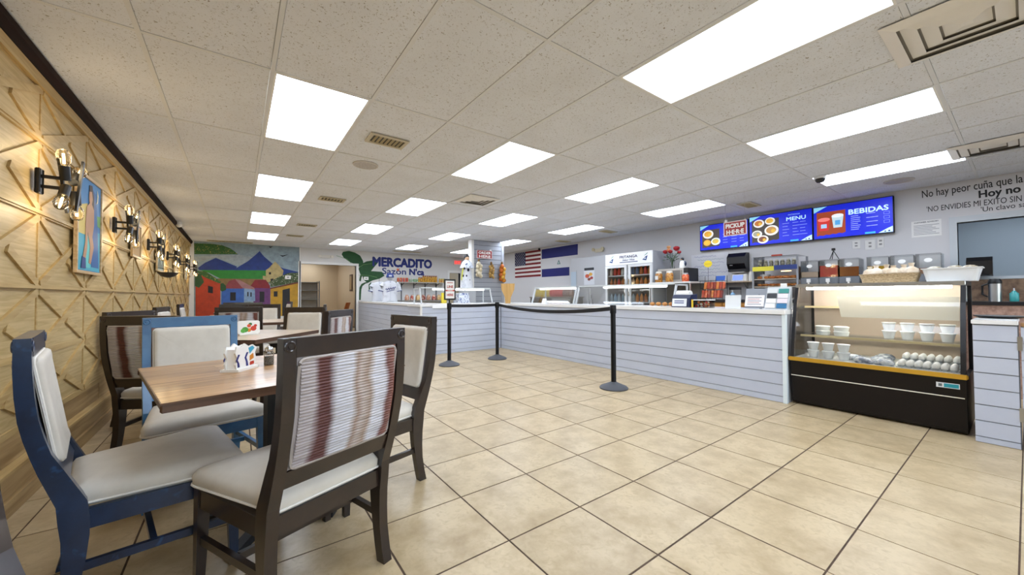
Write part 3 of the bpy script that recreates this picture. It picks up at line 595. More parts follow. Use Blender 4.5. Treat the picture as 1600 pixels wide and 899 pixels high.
for j, (ly, z) in enumerate(((.12, .483), (.33, .483))):
    t = thing('egg_tray', ('front', 'rear')[j]+' clear egg tray on the case floor', 'tray', W2(.362, ly, z+(.04*j)), RW, 'egg trays')
    part('tray', M('clear_plastic', 'c8ced0', .2), t, box(-.18, .18, -.075, .075, 0, .006), *[lathe([(.012, .006), (.027, .02), (.027, .022), (.012, .008)], 8, (-.15+.05*a, -.05+.05*b, 0)) for a in range(7) for b in range(3)])
    if j: part('riser', P('d5d9da', .3), t, box(-.17, .17, -.06, .06, -.04, 0))
    for a in range(7):
        for b in range(3):
            o = bpy.data.objects.new('egg', eg); COL.objects.link(o); o.location = W2(.362-.15+.05*a, ly-.05+.05*b, z+.04*j+.036); tag(o, 'white egg in the %s egg tray, %s row, %s from the left' % (('front', 'rear')[j], ('front', 'middle', 'back')[b], NTH[a]), 'egg', 'eggs in the %s tray' % ('front', 'rear')[j])
# things on top of the case
t = thing('bread_basket', 'woven basket of paper bags on the food case', 'basket', (4.95, .765, 1.2265), RW)
part('basket', M('wicker', 'c9b08a', .6, noise=(60, '9a7f58', .45, .6), stretch=(1, 1, 3)), t, loft([[(x*s, y*s, z) for x, y in rrect(-.2, .2, -.11, .11, .05)] for s, z in ((.9, 0), (.93, .03), (1, .075), (1.03, .08), (.99, .082), (.9, .04), (.85, .02))]), smooth=True)
for i in range(6):
    x = -.14+.058*i; part('paper_bag', M('bag_paper', 'd9c4a6', .6, noise=(9, 'f0e4d2', .4, .6)), t, loft([[(x+a*math.cos(k*PI/4+i), .0+(.04*(-1)**i)+a*.8*math.sin(k*PI/4+i), z) for k in range(8)] for a, z in ((.03, .03), (.055, .09), (.045, .12), (.014, .142), (.022, .158+.008*(i % 3)))]))
t = thing('food_tray', 'white plastic tub at the right end of the food case top', 'tray', (4.97, .385, 1.2265), RW)
part('tub', P('e3e4e4', .4), t, loft([[(x*s, y*s, z) for x, y in rrect(-.16, .165, -.13, .13, .03)] for s, z in ((.86, 0), (.92, .05), (1.0, .105), (1.06, .108), (1.06, .114), (.97, .112), (.88, .02))]))
for i, x in enumerate((-.1, .02, .1)): part('bread', M('bread_bag', '8f7a55', .3, noise=(20, 'd9d3c2', .45, .6)), t, mv(ball(0, 0, 0, .055, 12, .7), x, .02*(-1)**i, .1), smooth=True)
# ================================================================ right wall and the serving area
# ---- menu screens
m_scr = M('screen_blue', '1226d8', .3, emit=.35)
def screen(y, w, label):
    t = thing('menu_screen', label, 'screen', (7.3, y, 1.965), RW, 'wall mounted menu screens')
    h = w*.57; part('housing', P('08090c', .35), t, bbox(-w/2, w/2, 0, .05, 0, h, .006)); part('wall_bracket', m_blackm, t, box(-.12, .12, .05, .08, h*.3, h*.7))
    s = part('display', m_scr, t, rect(-w/2+.012, w/2-.012, .014, h-.012, 0, .002)); return t, s, w, h
def em(c): return M('screen_'+c, c, .4, emit=.45)
def deco(s, w, h):
    part('corner_wedge', em('8fd3e8'), s, plate([(-w/2+.014, h-.015), (-w/2+.18, h-.015), (-w/2+.014, h-.1)], .0025, .001)); part('corner_wedge', em('c9eef2'), s, plate([(w/2-.16, .016), (w/2-.014, .016), (w/2-.014, .095), (w/2-.06, .075)], .0025, .001))
    part('price_tab', em('3fb0e8'), s, rect(w/2-.3, w/2-.19, .02, .045, .0025, .001)); part('badge', em('1a2a80'), s, disc(w/2-.05, .035, .011, .0036, .001), disc(w/2-.09, .032, .009, .0036, .001))
def lines(s, xs, zs, c='8ea2f0', L=.1):
    for x in xs:
        for z in zs: part('menu_line', em(c), s, rect(x, x+L*random.uniform(.6, 1), z, z+.007, .0025, .001))
def torn(x0, x1, z0, z1): return plate([(x0, z1), (x0, z0+.02)]+[(x0+(x1-x0)*k/9, z0+.012*(k % 2)+.02*k/9) for k in range(10)]+[(x1, z1)], .0025, .001)
def dish(s, x, z, r, rim, food, y=.0046):
    part('plate_picture', em(rim), s, disc(x, z, r, y, .001, 18, r*.82)); part('food_picture', em(food), s, disc(x-.004, z+.004, r*.72, y+.0012, .001, 14, r*.55)); part('food_picture', em('d9b23c'), s, disc(x+r*.25, z-.1*r, r*.3, y+.0024, .001, 10))
t, s, w, h = screen(3.33, .87, 'leftmost blue menu screen behind the pick up sign'); deco(s, w, h)
part('photo', em('4a4038'), s, torn(-w/2+.05, -.06, .05, h-.1)); dish(s, -.27, .31, .1, 'e9e6df', 'd9a23a'); dish(s, -.13, .16, .085, 'dde9ea', 'c9b45c', .0048); dish(s, -.29, .15, .07, 'e0a33a', 'e8b447', .005); lines(s, (.0, .15, .29), (.12, .17, .22, .27))
t, s, w, h = screen(2.43, .915, 'middle blue menu screen headed MENU'); deco(s, w, h); text('heading', 'MENU', .085, em('bfeaf5'), s, .1, h-.16, .003, .0015, .26); text('heading', 'FRITANGA', .03, em('9fc8f2'), s, .13, h-.075, .003, 0, .16)
part('photo', em('3d362f'), s, torn(-w/2+.05, .0, .05, h-.08))
for x, z, r, f in ((-.3, .38, .085, 'b8702f'), (-.13, .4, .075, 'd9a93f'), (-.11, .24, .105, 'b98a4a'), (-.33, .2, .08, '9c9a86'), (-.24, .1, .085, '7a4630')): dish(s, x, z, r, 'e8e6e0', f, .0046+.0003*r)
lines(s, (.05, .19, .29), (.12, .17, .22, .27, .32))
t, s, w, h = screen(1.52, .905, 'rightmost blue menu screen headed BEBIDAS'); deco(s, w, h); text('heading', 'BEBIDAS', .1, em('c9edf7'), s, -.03, h-.185, .003, .003, .42); lines(s, (.0,), [.1+.028*k for k in range(8)], 'a9b9f5', .13); lines(s, (.17,), (.13, .19, .25, .31), 'a9b9f5', .13)
for z in (.15, .21, .27): part('price_box', em('7f95f0'), s, rect(.35, .41, z, z+.004, .0025, .001), rect(.35, .41, z+.035, z+.039, .0025, .001), rect(.35, .354, z, z+.039, .0025, .001), rect(.406, .41, z, z+.039, .0025, .001))
part('photo', em('9a3f1c'), s, torn(-w/2+.05, -.06, .05, h-.1))
part('drink_picture', em('c5302a'), s, plate([(-.39, .3), (-.24, .3), (-.26, .13), (-.37, .13)], .004, .001)); part('drink_picture', em('e77f78'), s, disc(-.315, .3, .075, .0052, .001, 16, .03)); part('drink_label', em('9ec4ea'), s, rect(-.35, -.28, .17, .23, .0054, .001))
part('drink_picture', em('b9cfd6'), s, plate([(-.22, .34), (-.08, .34), (-.1, .16), (-.2, .16)], .004, .001)); part('drink_picture', em('e8eeee'), s, disc(-.15, .34, .07, .0052, .001, 16, .028)); part('drink_label', em('4b9ad2'), s, rect(-.18, -.12, .2, .27, .0054, .001))
def hsign(x, y, z, w, h, l1, l2, label, rz):
    t = thing('hanging_sign', label, 'sign', (x, y, z), rz, 'red hanging signs')
    part('board', P('f3dcd8', .4), t, rect(-w/2, w/2, 0, h, 0, .008)); b = part('red_field', P('a3201c', .4), t, rect(-w/2+.012, w/2-.012, .012, h-.012, .008, .002))
    text('lettering', l1, h*.4, P('f8f4f0'), b, 0, h*.55, .0105, .004, w*.8, 'CENTER'); text('lettering', l2, h*.4, P('f8f4f0'), b, 0, h*.12, .0105, .004, w*.74, 'CENTER')
    for s in (-1, 1): part('cord', P('c9c9c9', .4), t, cyl(s*w*.42, -.004, h, CEIL-z, .0015, 6))
    part('clip', P('f5f5f5', .4), t, box(-w*.44, -w*.34, -.014, -.001, h, h+.03) if rz else box(w*.34, w*.44, -.014, -.001, h, h+.03))
hsign(5.6, 2.39, 1.945, .3, .2, 'PICKUP', 'H·E·R·E', 'red hanging sign reading PICKUP HERE before the left menu screen', RW)
# ---- flags
def wall_thing(name, label, cat, y, z, x=XR): return thing(name, label, cat, (x, y, z), RW)
f = wall_thing('striped_flag', 'flag with red and white stripes and white stars on blue', 'flag', 9.28, 1.69); FW, FH = 1.3, .81
part('cloth', P('e6e2df', .7), f, rect(-FW/2, FW/2, 0, FH, .001, .004))
for k in range(7): part('red_stripe', P('7a0f16', .7), f, rect(-FW/2 if k > 3 else -FW/2, FW/2, FH*(12-2*k)/13, FH*(13-2*k)/13, .005, .0015))
cn = part('canton', P('141c48', .7), f, rect(-FW/2, -FW/2+.56, FH*6/13, FH, .0066, .0015))
star = []
for r in range(9):
    for k in range(6 if r % 2 == 0 else 5):
        cx, cz = -FW/2+.05+.092*k+(.046 if r % 2 else 0), FH-.028-.0475*r; star.append(plate([(cx+(.019 if q % 2 == 0 else .008)*math.sin(q*PI/5), cz+(.019 if q % 2 == 0 else .008)*math.cos(q*PI/5)) for q in range(10)], .0082, .001))
part('stars', P('eceaf0', .7), cn, *star, stuff=True)
f = wall_thing('painted_flag', 'flag painted on the wall in two blue bands round a white band with emblem', 'flag', 7.85, 1.66)
part('blue_band', P('0b1268', .6), f, plate([(-.74, .545), (.74, .545), (.75, .835), (-.74, .83)], .0005, .002)); part('blue_band', P('0b1268', .6), f, rect(-.74, .42, .0, .235, .0005, .002))
e = part('emblem', P('3d6a6b', .6), f, plate([(-.07, .34), (.07, .34), (0, .47)], .0005, .002)); part('emblem_field', P('b7c9c4', .6), e, plate([(-.035, .355), (.035, .355), (0, .43)], .0026, .001))
t = wall_thing('emergency_light', 'beige twin head emergency light above the drinks cooler', 'emergency light', 6.35, 2.2)
part('body', P('d8cfb8', .5), t, bbox(-.13, .13, -.05, 0, 0, .09, .008))
for s in (-1, 1): part('lamp_head', P('cbbf9d', .4), t, mv(rotx(lathe([(.02, 0), (.045, .04), (.045, .055), (0, .06)], 14), R(100)), s*.15, -.03, .08), smooth=True)
# ---- grey cooler door with poster
t = thing('walk_in_door', 'plain grey walk-in cooler door left of the drinks cooler', 'door', (7.02, 6.42, 0), RW)
part('leaf', P('b9babd', .35), t, box(-.6, .72, 0, .3, 0, 2.06)); part('seam', P('8d8f93', .4), t, rect(-.39, -.384, .05, 1.75, .0, .003)); part('cool_panel', P('b4c3cf', .3), t, rect(-.59, -.4, .95, 1.72, .0, .004)); part('latch', m_steel, t, bbox(.6, .64, -.05, 0, 1.0, 1.2, .006))
t = thing('poster', 'small food poster with dark heading on the grey door', 'poster', (7.018, 6.38, 1.37), RW)
part('sheet', P('d6d9de', .5), t, rect(-.17, .17, 0, .43, 0, .003)); part('heading_bar', P('25262c', .5), t, rect(-.16, .16, .36, .425, .003, .001))
for c, x, z, r in (('c9583c', -.06, .22, .07), ('d9a441', .05, .26, .06), ('a33b3b', .08, .17, .05), ('e6d9c6', -.09, .3, .035), ('7d3f2c', 0, .14, .05)): part('dish_picture', P(c), t, disc(x, z, r, .003+random.random()*.002, .001, 12, r*.7))
# ---- two door drinks cooler
t = thing('drinks_cooler', 'white two door glass drinks cooler with lettered header', 'refrigerator', (6.6, 4.93, 0), RW)
w, h = 1.16, 2.0
part('cabinet', P('a4a7ad', .4), t, box(-w/2, -w/2+.04, .02, .72, .08, h), box(w/2-.04, w/2, .02, .72, .08, h), box(-w/2+.04, w/2-.04, .022, .718, h-.25, h-.002), box(-w/2+.04, w/2-.04, .022, .718, .0, .2), box(-w/2+.04, w/2-.04, .68, .718, .2, h-.25))
part('liner', P('3a4048', .5), t, box(-w/2+.04, w/2-.04, .67, .68, .2, h-.25)); part('header', P('e9ebee', .35, emit=.15), t, rect(-w/2, w/2, h-.24, h, -.02, .03))
hd = t.children[-1]; part('header_stripe', P('2a3a78'), hd, rect(-.2, .25, h-.2, h-.185, .0105, .001)); text('header_lettering', 'FRITANGA', .075, P('1d2a63'), hd, .02, h-.105, .0105, .002, .44, 'CENTER'); text('header_lettering', 'Sabor Nica', .055, P('2a3a78'), hd, .02, h-.165, .0105, .001, .3, 'CENTER', .3)
for s in (-1, 1):
    part('header_emblem', P('1f4e8c'), hd, plate([(s*.42-.06, h-.17), (s*.42+.03, h-.19), (s*.42+.06, h-.09), (s*.42, h-.12)], .0105, .001)); part('header_emblem', P('3a9a8c'), hd, plate([(s*.42-.02, h-.1), (s*.42+.05, h-.06), (s*.42+.07, h-.03), (s*.42+.01, h-.07)], .0105, .001)); part('header_emblem', P('e8edf2'), hd, plate([(s*.42-.04, h-.15), (s*.42+.02, h-.16), (s*.42+.02, h-.13)], .012, .001))
    d = part('door', P('e6e8ea', .35), t, *[box(*q, -.02, .02, *z) for q, z in (((s*.02, s*.075), (.2, h-.25)), ((s*(w/2-.05), s*w/2), (.2, h-.25)), ((s*.075, s*(w/2-.05)), (.2, .26)), ((s*.075, s*(w/2-.05)), (h-.3, h-.25)))])
    part('door_glass', m_clear, d, box(s*.07, s*(w/2-.045), -.004, .0, .25, h-.29)); part('handle', m_chrome, d, cyl(s*.05, -.04, 1.1, 1.45, .012, 10), cyl(s*.05, -.03, 1.12, 1.14, .01, 8))
for z in (.25, .6, .95, 1.28, 1.52): part('shelf', P('dfe2e4', .4), t, box(-w/2+.04, w/2-.04, .04, .66, z, z+.022))
btl = mesh('bottle', [lathe([(.027, 0), (.03, .004), (.03, .11), (.022, .14), (.012, .165), (.012, .185), (0, .186)], 10)], P('b5622a', .2), True)
def fill(lx, ly, z, mat_c, hgt, r=.03, n='drink_bottle', lab='bottle', grp='drinks in the cooler', base=(6.6, 4.93), cat='bottle'):
    o = one(n, P(mat_c, .25), lab, cat, lathe([(r*.9, 0), (r, .004), (r, hgt*.6), (r*.75, hgt*.75), (r*.4, hgt*.88), (r*.42, hgt), (0, hgt*1.005)], 10), loc=(base[0]+ly, base[1]-lx, z), group=grp, smooth=True); return o
CN = {'c9302a': 'red', 'd9d7d0': 'white', 'b5622a': 'amber', 'd98a3a': 'orange', '3f6f9e': 'blue', 'e8c9a0': 'pale', '7fa8c0': 'clear blue', '8a2f24': 'dark red', 'b9cdd6': 'clear'}
for zi, (z, cols) in enumerate(((1.543, ('d9d7d0', 'c9302a', 'c9302a', 'd9d7d0', None, '3f6f9e', '3f6f9e', 'b5622a', 'c9302a', 'd98a3a')), (1.303, ('b5622a', 'b5622a', 'c9302a', 'b5622a', '7fa8c0', 'e8c9a0', 'd98a3a', 'b5622a', 'd98a3a', 'b5622a')), (.973, ('b9cdd6', '7fa8c0', 'b9cdd6', '7fa8c0', '3f6f9e', 'b9cdd6', 'd98a3a', 'd98a3a', 'b5622a', 'b9cdd6')))):
    for k, c in enumerate(cols):
        if c:
            x = -.5+.1*k+(.06 if k > 4 else 0); fill(x, .1, z, c, .17, .036, 'drink_bottle', '%s drink bottle, %s on the %s cooler shelf behind the %s door' % (CN[c], NTH[k % 5], ('top', 'second', 'lower')[zi], 'left' if k < 5 else 'right'), '%s bottles, %s cooler shelf' % (CN[c], ('top', 'second', 'lower')[zi]))
# ---- microwave stand with microwave, jars, flowers and figurine
t = thing('appliance_stand', 'white metal stand under the microwave', 'stand', (6.45, 3.92, 0), RW)
part('shelf_top', P('e4e4e2', .35), t, box(-.4, .42, -.02, .6, 1.33, 1.355)); part('shelf_low', P('8d8984', .4), t, box(-.4, .42, 0, .6, .85, .9)); part('back_sheet', P('77726c', .5), t, box(-.38, .4, .56, .58, .9, 1.33))
for sx in (-.39, .41):
    for sy in (0, .58): part('leg', m_steel, t, box(sx-.012, sx+.012, sy-.01, sy+.014, 0, 1.33))
t = thing('microwave_oven', 'stainless microwave oven with jars before it', 'microwave', (6.63, 3.95, 1.356), RW)
part('body', P('15151a', .4), t, bbox(-.3, .3, .012, .38, .01, .26, .006)); part('door', M('micro_steel', 'b5afa6', .4), t, rect(-.3, .22, .01, .258, -.012, .014)); part('window', P('7f7a74', .2), t, rect(-.25, .16, .045, .22, .002, .002)); part('control_panel', P('1b1b20', .3), t, rect(.225, .3, .01, .258, -.012, .014)); part('handle', m_chrome, t, cyl(.2, -.025, .04, .22, .008, 8))
for s in (-1, 1): part('foot', m_black, t, cyl(s*.25, .1, 0, .012, .02, 8))
def jar(x, y, z, r, h, c, c2, lid, label, cat='jar', grp=None):
    t = thing('jar', label, cat, (x, y, z), 0, grp); part('contents', M('jar_'+c, c, .2, noise=(40, c2, .45, .6), coat=.6), t, lathe([(r*.93, 0), (r, .008), (r, h*.72), (r*.82, h*.84), (r*.7, h*.86)], 14), smooth=True); part('lid', P(lid, .4), t, lathe([(r*.74, h*.84), (r*.76, h), (r*.7, h*1.02), (0, h*1.02)], 14), smooth=True); return t
a = jar(6.5, 4.15, 1.356, .07, .2, 'c0832f', '6e3d18', 'e8e4da', 'amber jar of pickles with a white label before the microwave'); part('paper_label', P('ece9e4', .6), a, rotz(lathe([(.0715, .05), (.0715, .12)], 14), 0) if False else box(-.074, -.0705, -.03, .03, .05, .12))
jar(6.5, 3.93, 1.356, .07, .2, 'c9913c', '8a4a1c', 'e8e4da', 'amber jar of pickles in the middle of the microwave front')
jar(6.5, 3.62, 1.356, .06, .15, 'c8401f', 'e07a3a', 'b0b0b0', 'red jar at the dark end of the microwave')
t = thing('flower_vase', 'glass vase of red and orange roses on the microwave', 'flowers', (6.75, 4.02, 1.617), 0)
part('vase', glass('vase_glass'), t, lathe([(.04, 0), (.045, .01), (.035, .08), (.045, .17), (.047, .172)], 12), smooth=True)
for i in range(9):
    a = i*2.4; part('stem', P('2f5a2a', .5), t, tube([(0, 0, .02), (.02*math.cos(a), .02*math.sin(a), .16), (.09*math.cos(a), .11*math.sin(a), .27+.02*(i % 3))], .004, 5))
for i in range(22):
    a = i*2.399; r = .03+.1*((i*7) % 10)/10; z = .16+.13*((i*3) % 7)/7; part('leaf', P('2c5427' if i % 2 else '3f6b31', .5), t, rotz(mv(([(0, 0, 0), (.035, .015, .02), (.07, 0, .015), (.035, -.015, .02), (.035, 0, .008)], [(0, 1, 4), (1, 2, 4), (2, 3, 4), (3, 0, 4)]), r, 0, z), a))
for c, x, y, z, r in (('a01c24', .0, -.09, .38, .062), ('a01c24', -.03, .02, .33, .045), ('b3242c', .03, .16, .34, .05), ('d9a06a', .0, .07, .42, .04), ('d98a5a', -.04, .05, .36, .038), ('a51e26', .04, -.12, .31, .04)):
    part('rose', M('rose_'+c, c, .6), t, loft([[(x+q*math.cos(k*PI/5), y+q*math.sin(k*PI/5), z+zz+(.004 if k % 2 else 0)) for k in range(10)] for q, zz in ((r*.35, -r*.7), (r*.85, -r*.3), (r, .2*r), (r*.8, r*.55), (r*.6, r*.35), (r*.5, r*.7), (r*.2, r*.6))]), smooth=True)
t = thing('penguin_figurine', 'small black and white bird figurine on the microwave', 'figurine', (6.72, 3.8, 1.617), 0)
part('body', P('eeeeec', .4), t, lathe([(.05, 0), (.055, .03), (.05, .1), (.03, .14), (.0, .145)], 12), smooth=True); part('head', P('1d2330', .4), t, ball(0, 0, .165, .032, 10), smooth=True); part('wing', P('23304a', .4), t, mv(ball(0, 0, 0, .03, 8, 1.7), .01, -.045, .08)); part('wing', P('23304a', .4), t, mv(ball(0, 0, 0, .03, 8, 1.7), .01, .045, .08)); part('base', P('e8e4d8', .5), t, cyl(0, 0, -.0, .008, .06, 12)); part('beak', P('d99a3a', .4), t, mv(roty(lathe([(.01, 0), (0, .03)], 6), R(-90)), -.03, 0, .16))
# ---- back worktop, shelf, dispensers
bc = thing('back_counter', 'back worktop along the right wall with orange wood drawers', 'counter', (6.72, 0, 0), RW)
part('worktop', P('1b1a1d', .3), bc, bbox(-3.47, .9, -.02, .65, .99, 1.03, .005)); part('carcass', M('drawer_wood', 'c48a3c', .4, grain=('x', 22, '99631f')), bc, box(-3.46, -2.35, .02, .64, .1, .99)); part('stone_front', m_pinkstone, bc, box(-.62, .9, .0, .64, 0, .99)); part('carcass', P('a9a8a6', .4), bc, box(-2.35, -.62, .02, .64, .1, .99))
for k in range(3): d = part('drawer_front', MC['drawer_wood'], bc, rect(-3.45+.365*k, -3.1+.365*k, .74, .97, -.018, .02)); part('pull', m_blackm, d, box(-3.31+.365*k, -3.24+.365*k, -.02, -.004, .85, .862))
part('backsplash', m_wall_stone, bc, box(-.58, .9, .63, .655, 1.03, 1.29))
sh = thing('wall_shelf', 'narrow wooden wall shelf holding two tablets', 'shelf', (XR, 3.25, 1.335), RW); part('board', M('shelf_wood', 'b9a285', .5), sh, box(-.45, .45, -.22, 0, 0, .02))
for x in (-.3, .3): part('bracket', P('9b9b9b', .4), sh, bar((x, -.18, -.005), (x, -.01, -.12), .012, .012), box(x-.008, x+.008, -.012, 0, -.14, 0))
for y, lab in ((3.35, 'white tablet with blue screen left on the wall shelf'), (3.05, 'white tablet with blue screen right on the wall shelf')):
    t = thing('tablet', lab, 'tablet', (7.2, y, 1.356), RW, 'counter tablets'); part('case', P('d9dadc', .4), t, rotx(bbox(-.1, .1, -.006, .006, 0, .13, .004), R(-20))); part('screen', M('tablet_screen', '3a62b8', .2, emit=.25), t, rotx(rect(-.085, .085, .015, .115, .0065, .001), R(-20))); part('stand', P('b9babc', .4), t, box(-.06, .06, .0, .07, 0, .008))
for i in range(2):
    t = thing('cup_stack', 'stack of white paper cups on the wall shelf, %s' % ('shorter left one', 'taller right one')[i], 'cups', (7.22, 2.92-.09*i, 1.356), 0, 'paper cup stacks')
    for k in range(3+2*i): part('cup', P('ece8df', .6), t, lathe([(.04, .018*k), (.029, .018*k+.09), (.0, .018*k+.091)], 12), smooth=True)
t = thing('towel_dispenser', 'black paper towel dispenser on the right wall over the tablets', 'dispenser', (XR, 3.07, 1.53), RW)
part('cover', P('0e0e11', .25), t, loft([[(x, -.02, .04), (x, -.15, .05), (x, -.2, .14), (x, -.19, .26), (x, -.12, .335), (x, -.0, .34), (x, 0, .04)] for x in (-.15, .15)])); part('band', P('1e1e22', .5), t, box(-.152, .152, -.14, 0, .0, .045)); part('paper_edge', P('e6e4df', .7), t, box(-.11, .11, -.12, -.04, -.02, .002)); part('badge', P('9a9a9a', .4), t, box(-.1, -.05, -.198, -.193, .11, .12))
t = thing('whiteboard', 'handwritten blue marker whiteboard beside the towel dispenser', 'whiteboard', (XR, 3.62, 1.45), RW); part('board', P('dcdce2', .3), t, rect(-.36, .34, -.05, .46, .0, .006))
for r in range(7):
    z = .41-.062*r; x = -.3+.07*(r % 3); pts = []
    for k in range(26+4*(r % 2)): pts.append((x+.017*k, -.0075, z+.012*math.sin(k*1.9+r)+.006*math.sin(k*.7)))
    part('marker_line', P(('3a4a9c', '2f7a86', '4a3a8c')[r % 3]), t, tube(pts, .0022, 4))
t = thing('starburst_sign', 'small yellow starburst price card on a wire stem', 'sign', (6.95, 3.44, 1.031), RW); part('card', P('f0d428', .5), t, plate([(.085*(1 if k % 2 else .8)*math.cos(k*PI/10), .65+.07*(1 if k % 2 else .8)*math.sin(k*PI/10)) for k in range(20)], 0, .003)); part('wire', m_blackm, t, cyl(0, .004, 0, .62, .003, 6)); part('scribble', P('b8862a'), t, tube([(-.05+.01*k, -.004, .65+.012*math.sin(2*k)) for k in range(11)], .002, 4))
t = thing('snack_rack', 'black wire rack of red snack packets left of the whiteboard foot', 'rack', (6.78, 3.27, 1.031), RW)
for x in (-.19, 0, .19): part('upright', m_blackm, t, cyl(x, .1, 0, .42, .004, 6), cyl(x, -.08, 0, .34, .004, 6))
for z in (.03, .2, .33): part('tier', m_blackm, t, tube([(-.19, -.08, z), (.19, -.08, z), (.19, .1, z), (-.19, .1, z)], .003, 5, True))
for k in range(14):
    c = ('b5432a', 'c9582f', '8f2f22', 'd9813a')[k % 4]; part('packet', M('packet_'+c, c, .4, noise=(18, 'e8b48a', .55, .7)), t, mv(rotx(bbox(-.024, .024, -.012, .012, 0, .13, .008), R(-12)), -.16+.053*(k % 7), -.05+.09*(k//7), .035+.15*(k//7)))
# ---- items on the right counter
CT = .9585
t = thing('card_machine', 'navy and white ticket machine on the counter', 'machine', (4.62, 2.66, CT), RW)
part('body', P('1b2548', .35), t, loft([[(x, 0, 0), (x, .02, .12), (x, .06, .16), (x, .2, .17), (x, .2, 0)] for x in (-.11, .13)])); p = part('front_label', P('e9ebee', .5), t, mv(rotx(rect(-.1, .095, .012, .112, .004, .002), R(-8)), 0, 0, 0))
for z in (.05, .075): part('label_line', P('3a4a7c'), p, mv(rotx(rect(-.07, .06, z, z+.012, .006, .001), R(-8)), 0, 0, 0))
part('paper_roll', P('f1f1ee', .6), t, mv(roty(cyl(0, 0, -.09, .09, .045, 14), R(90)), 0, .12, .17), smooth=True)
t = thing('candy_box', 'clear box of red wrapped sweets beside the ticket machine', 'box', (4.64, 2.385, CT), RW); part('box', glass('acrylic'), t, box(-.1, .1, 0, .14, 0, .004), box(-.1, .1, 0, .003, .004, .09), box(-.1, .1, .137, .14, .004, .09), box(-.1, -.097, .003, .137, .004, .09), box(.097, .1, .003, .137, .004, .09))
for k in range(18): part('sweet', P(('c23a2e', 'd9762f', 'e8dcc8', '7a2a22')[k % 4], .4), t, ball(-.08+.032*(k % 6), .03+.04*(k//6), .02+.022*((k*5) % 3), .018, 6))
part('lid', P('f0efec', .5), t, box(-.102, .102, -.002, .142, .091, .1)); part('price_strip', P('e6c52e'), t, box(-.125, -.103, -.002, .004, .0, .1))
one('acrylic_panel', P('e4e6e6', .3), 'blank white standing card in the middle of the counter', 'card holder', rotx(bbox(-.085, .085, 0, .006, .003, .155, .002), R(-6)), box(-.085, .085, -.0, .06, 0, .004), loc=(4.66, 2.03, CT), rz=RW)
t = thing('sign_holder', 'tilted acrylic holder with a printed notice near the food case', 'sign', (4.66, 1.81, CT), RW); part('foot', P('b9bcc4', .25), t, bbox(-.06, .06, .0, .08, 0, .012)); c = part('sheet', P('eeeaea', .5), t, rotx(rect(-.095, .095, .03, .16, 0, .004), R(-18)))
for k in range(5): part('print_line', P('b06a6a' if k % 2 else '6a6a78'), c, rotx(rect(-.07, .07-.02*(k % 2), .05+.02*k, .056+.02*k, .004, .001), R(-18)))
t = thing('laptop', 'grey laptop seen from the back of its lid', 'laptop', (4.98, 1.86, CT), RW); part('lid', P('8e9298', .35, metal=.3), t, rotx(bbox(-.17, .17, 0, .01, .0, .235, .005), R(-10))); part('base', P('7d8085', .4), t, bbox(-.17, .17, .0, .16, 0, .016, .004)); text('emblem', 'hp', .05, P('2b2d33'), t, -.025, .13, -.02, .001)
t = thing('card_rack', 'tiered acrylic rack of business cards beside the food case', 'card rack', (4.64, 1.585, CT), RW); part('stand', P('cfd3d6', .25), t, loft([[(x, 0, 0), (x, .02, .012), (x, .13, .24), (x, .15, .24), (x, .15, 0)] for x in (-.12, .1)]))
for r in range(4):
    for c in range(2): part('card', P(('e9e9e9', '3f8f8a', 'f1efec', '2f6f9c', '3a3c42', 'eadfe4', 'd9dcdc', 'e9e4ea')[(r*2+c*3) % 8], .4), t, mv(rotx(bbox(-.046, .046, -.008, 0, 0, .05, .001), R(-18)), -.062+.104*c, .014+.026*r, .014+.053*r))
part('spare_card', P('f2f2f2', .5), t, box(.0, .06, .13, .134, .24, .28))
one('clipboard_tray', P('1d1d22', .4), 'flat dark tray on the counter before the card rack', 'tray', bbox(-.09, .09, -.03, .06, 0, .012, .003), loc=(4.6, 1.86, CT), rz=RW) if False else None
# ---- pastry warmer and juice dispensers
t = thing('pastry_warmer', 'glass pastry warmer of wire shelves by the wall', 'food warmer', (6.76, 2.325, 1.031), RW); a = .3
for sx in (-a, a):
    for sy in (0, .42): part('post', P('8e9096', .4), t, box(sx-.012, sx+.012, sy-.01, sy+.012, 0, .68))
for i, z in enumerate((.02, .2, .32, .5)):
    s = part('shelf', M('warmer_shelf', 'b5ada0', .35, metal=.4), t, box(-a, a, 0, .42, z, z+.014))
for k in range(11): part('pastry', M('pastry', 'b5662f', .5, noise=(25, 'd9a052', .45, .65)), t, mv(ball(0, 0, 0, .04, 8, .6), -.24+.048*k, .1+.03*(k % 2), .36))
for k in range(11): part('pastry', MC['pastry'], t, mv(ball(0, 0, 0, .036, 8, .6), -.24+.048*k, .1+.03*(k % 2), .24))
part('pan', m_steel, t, cyl(-.18, .16, .336, .41, .07, 14)); part('heat_lamp', M('warm_glow', 'ffd08a', .5, emit=4), t, box(.04, .16, .15, .2, .45, .46)); part('yellow_sign', P('d9cf3a', .5), t, rect(-a, 0, .46, .53, .012, .003)); part('blue_sign', P('22387a', .5), t, rect(.0, a, .47, .54, .013, .003)); part('roof_glass', m_clear, t, box(-a, a, 0, .42, .68, .686)); part('side_glass', m_clear, t, box(-a, -a+.004, .01, .41, .034, .68)); part('side_panel', P('7d6450', .5), t, box(a-.004, a, .01, .41, .32, .5)); part('handle', P('b8452f', .4), t, bbox(-.04, .1, .0, .04, .687, .71, .006))
for k in range(7): jar(6.86, 2.555-.077*k, 1.546, .03, .12, '4f4a3c', '8a8468', 'd9d5c6', 'small dark jar on top of the pastry warmer, %s from the left' % NTH[k], 'jar', 'small jars on the pastry warmer')
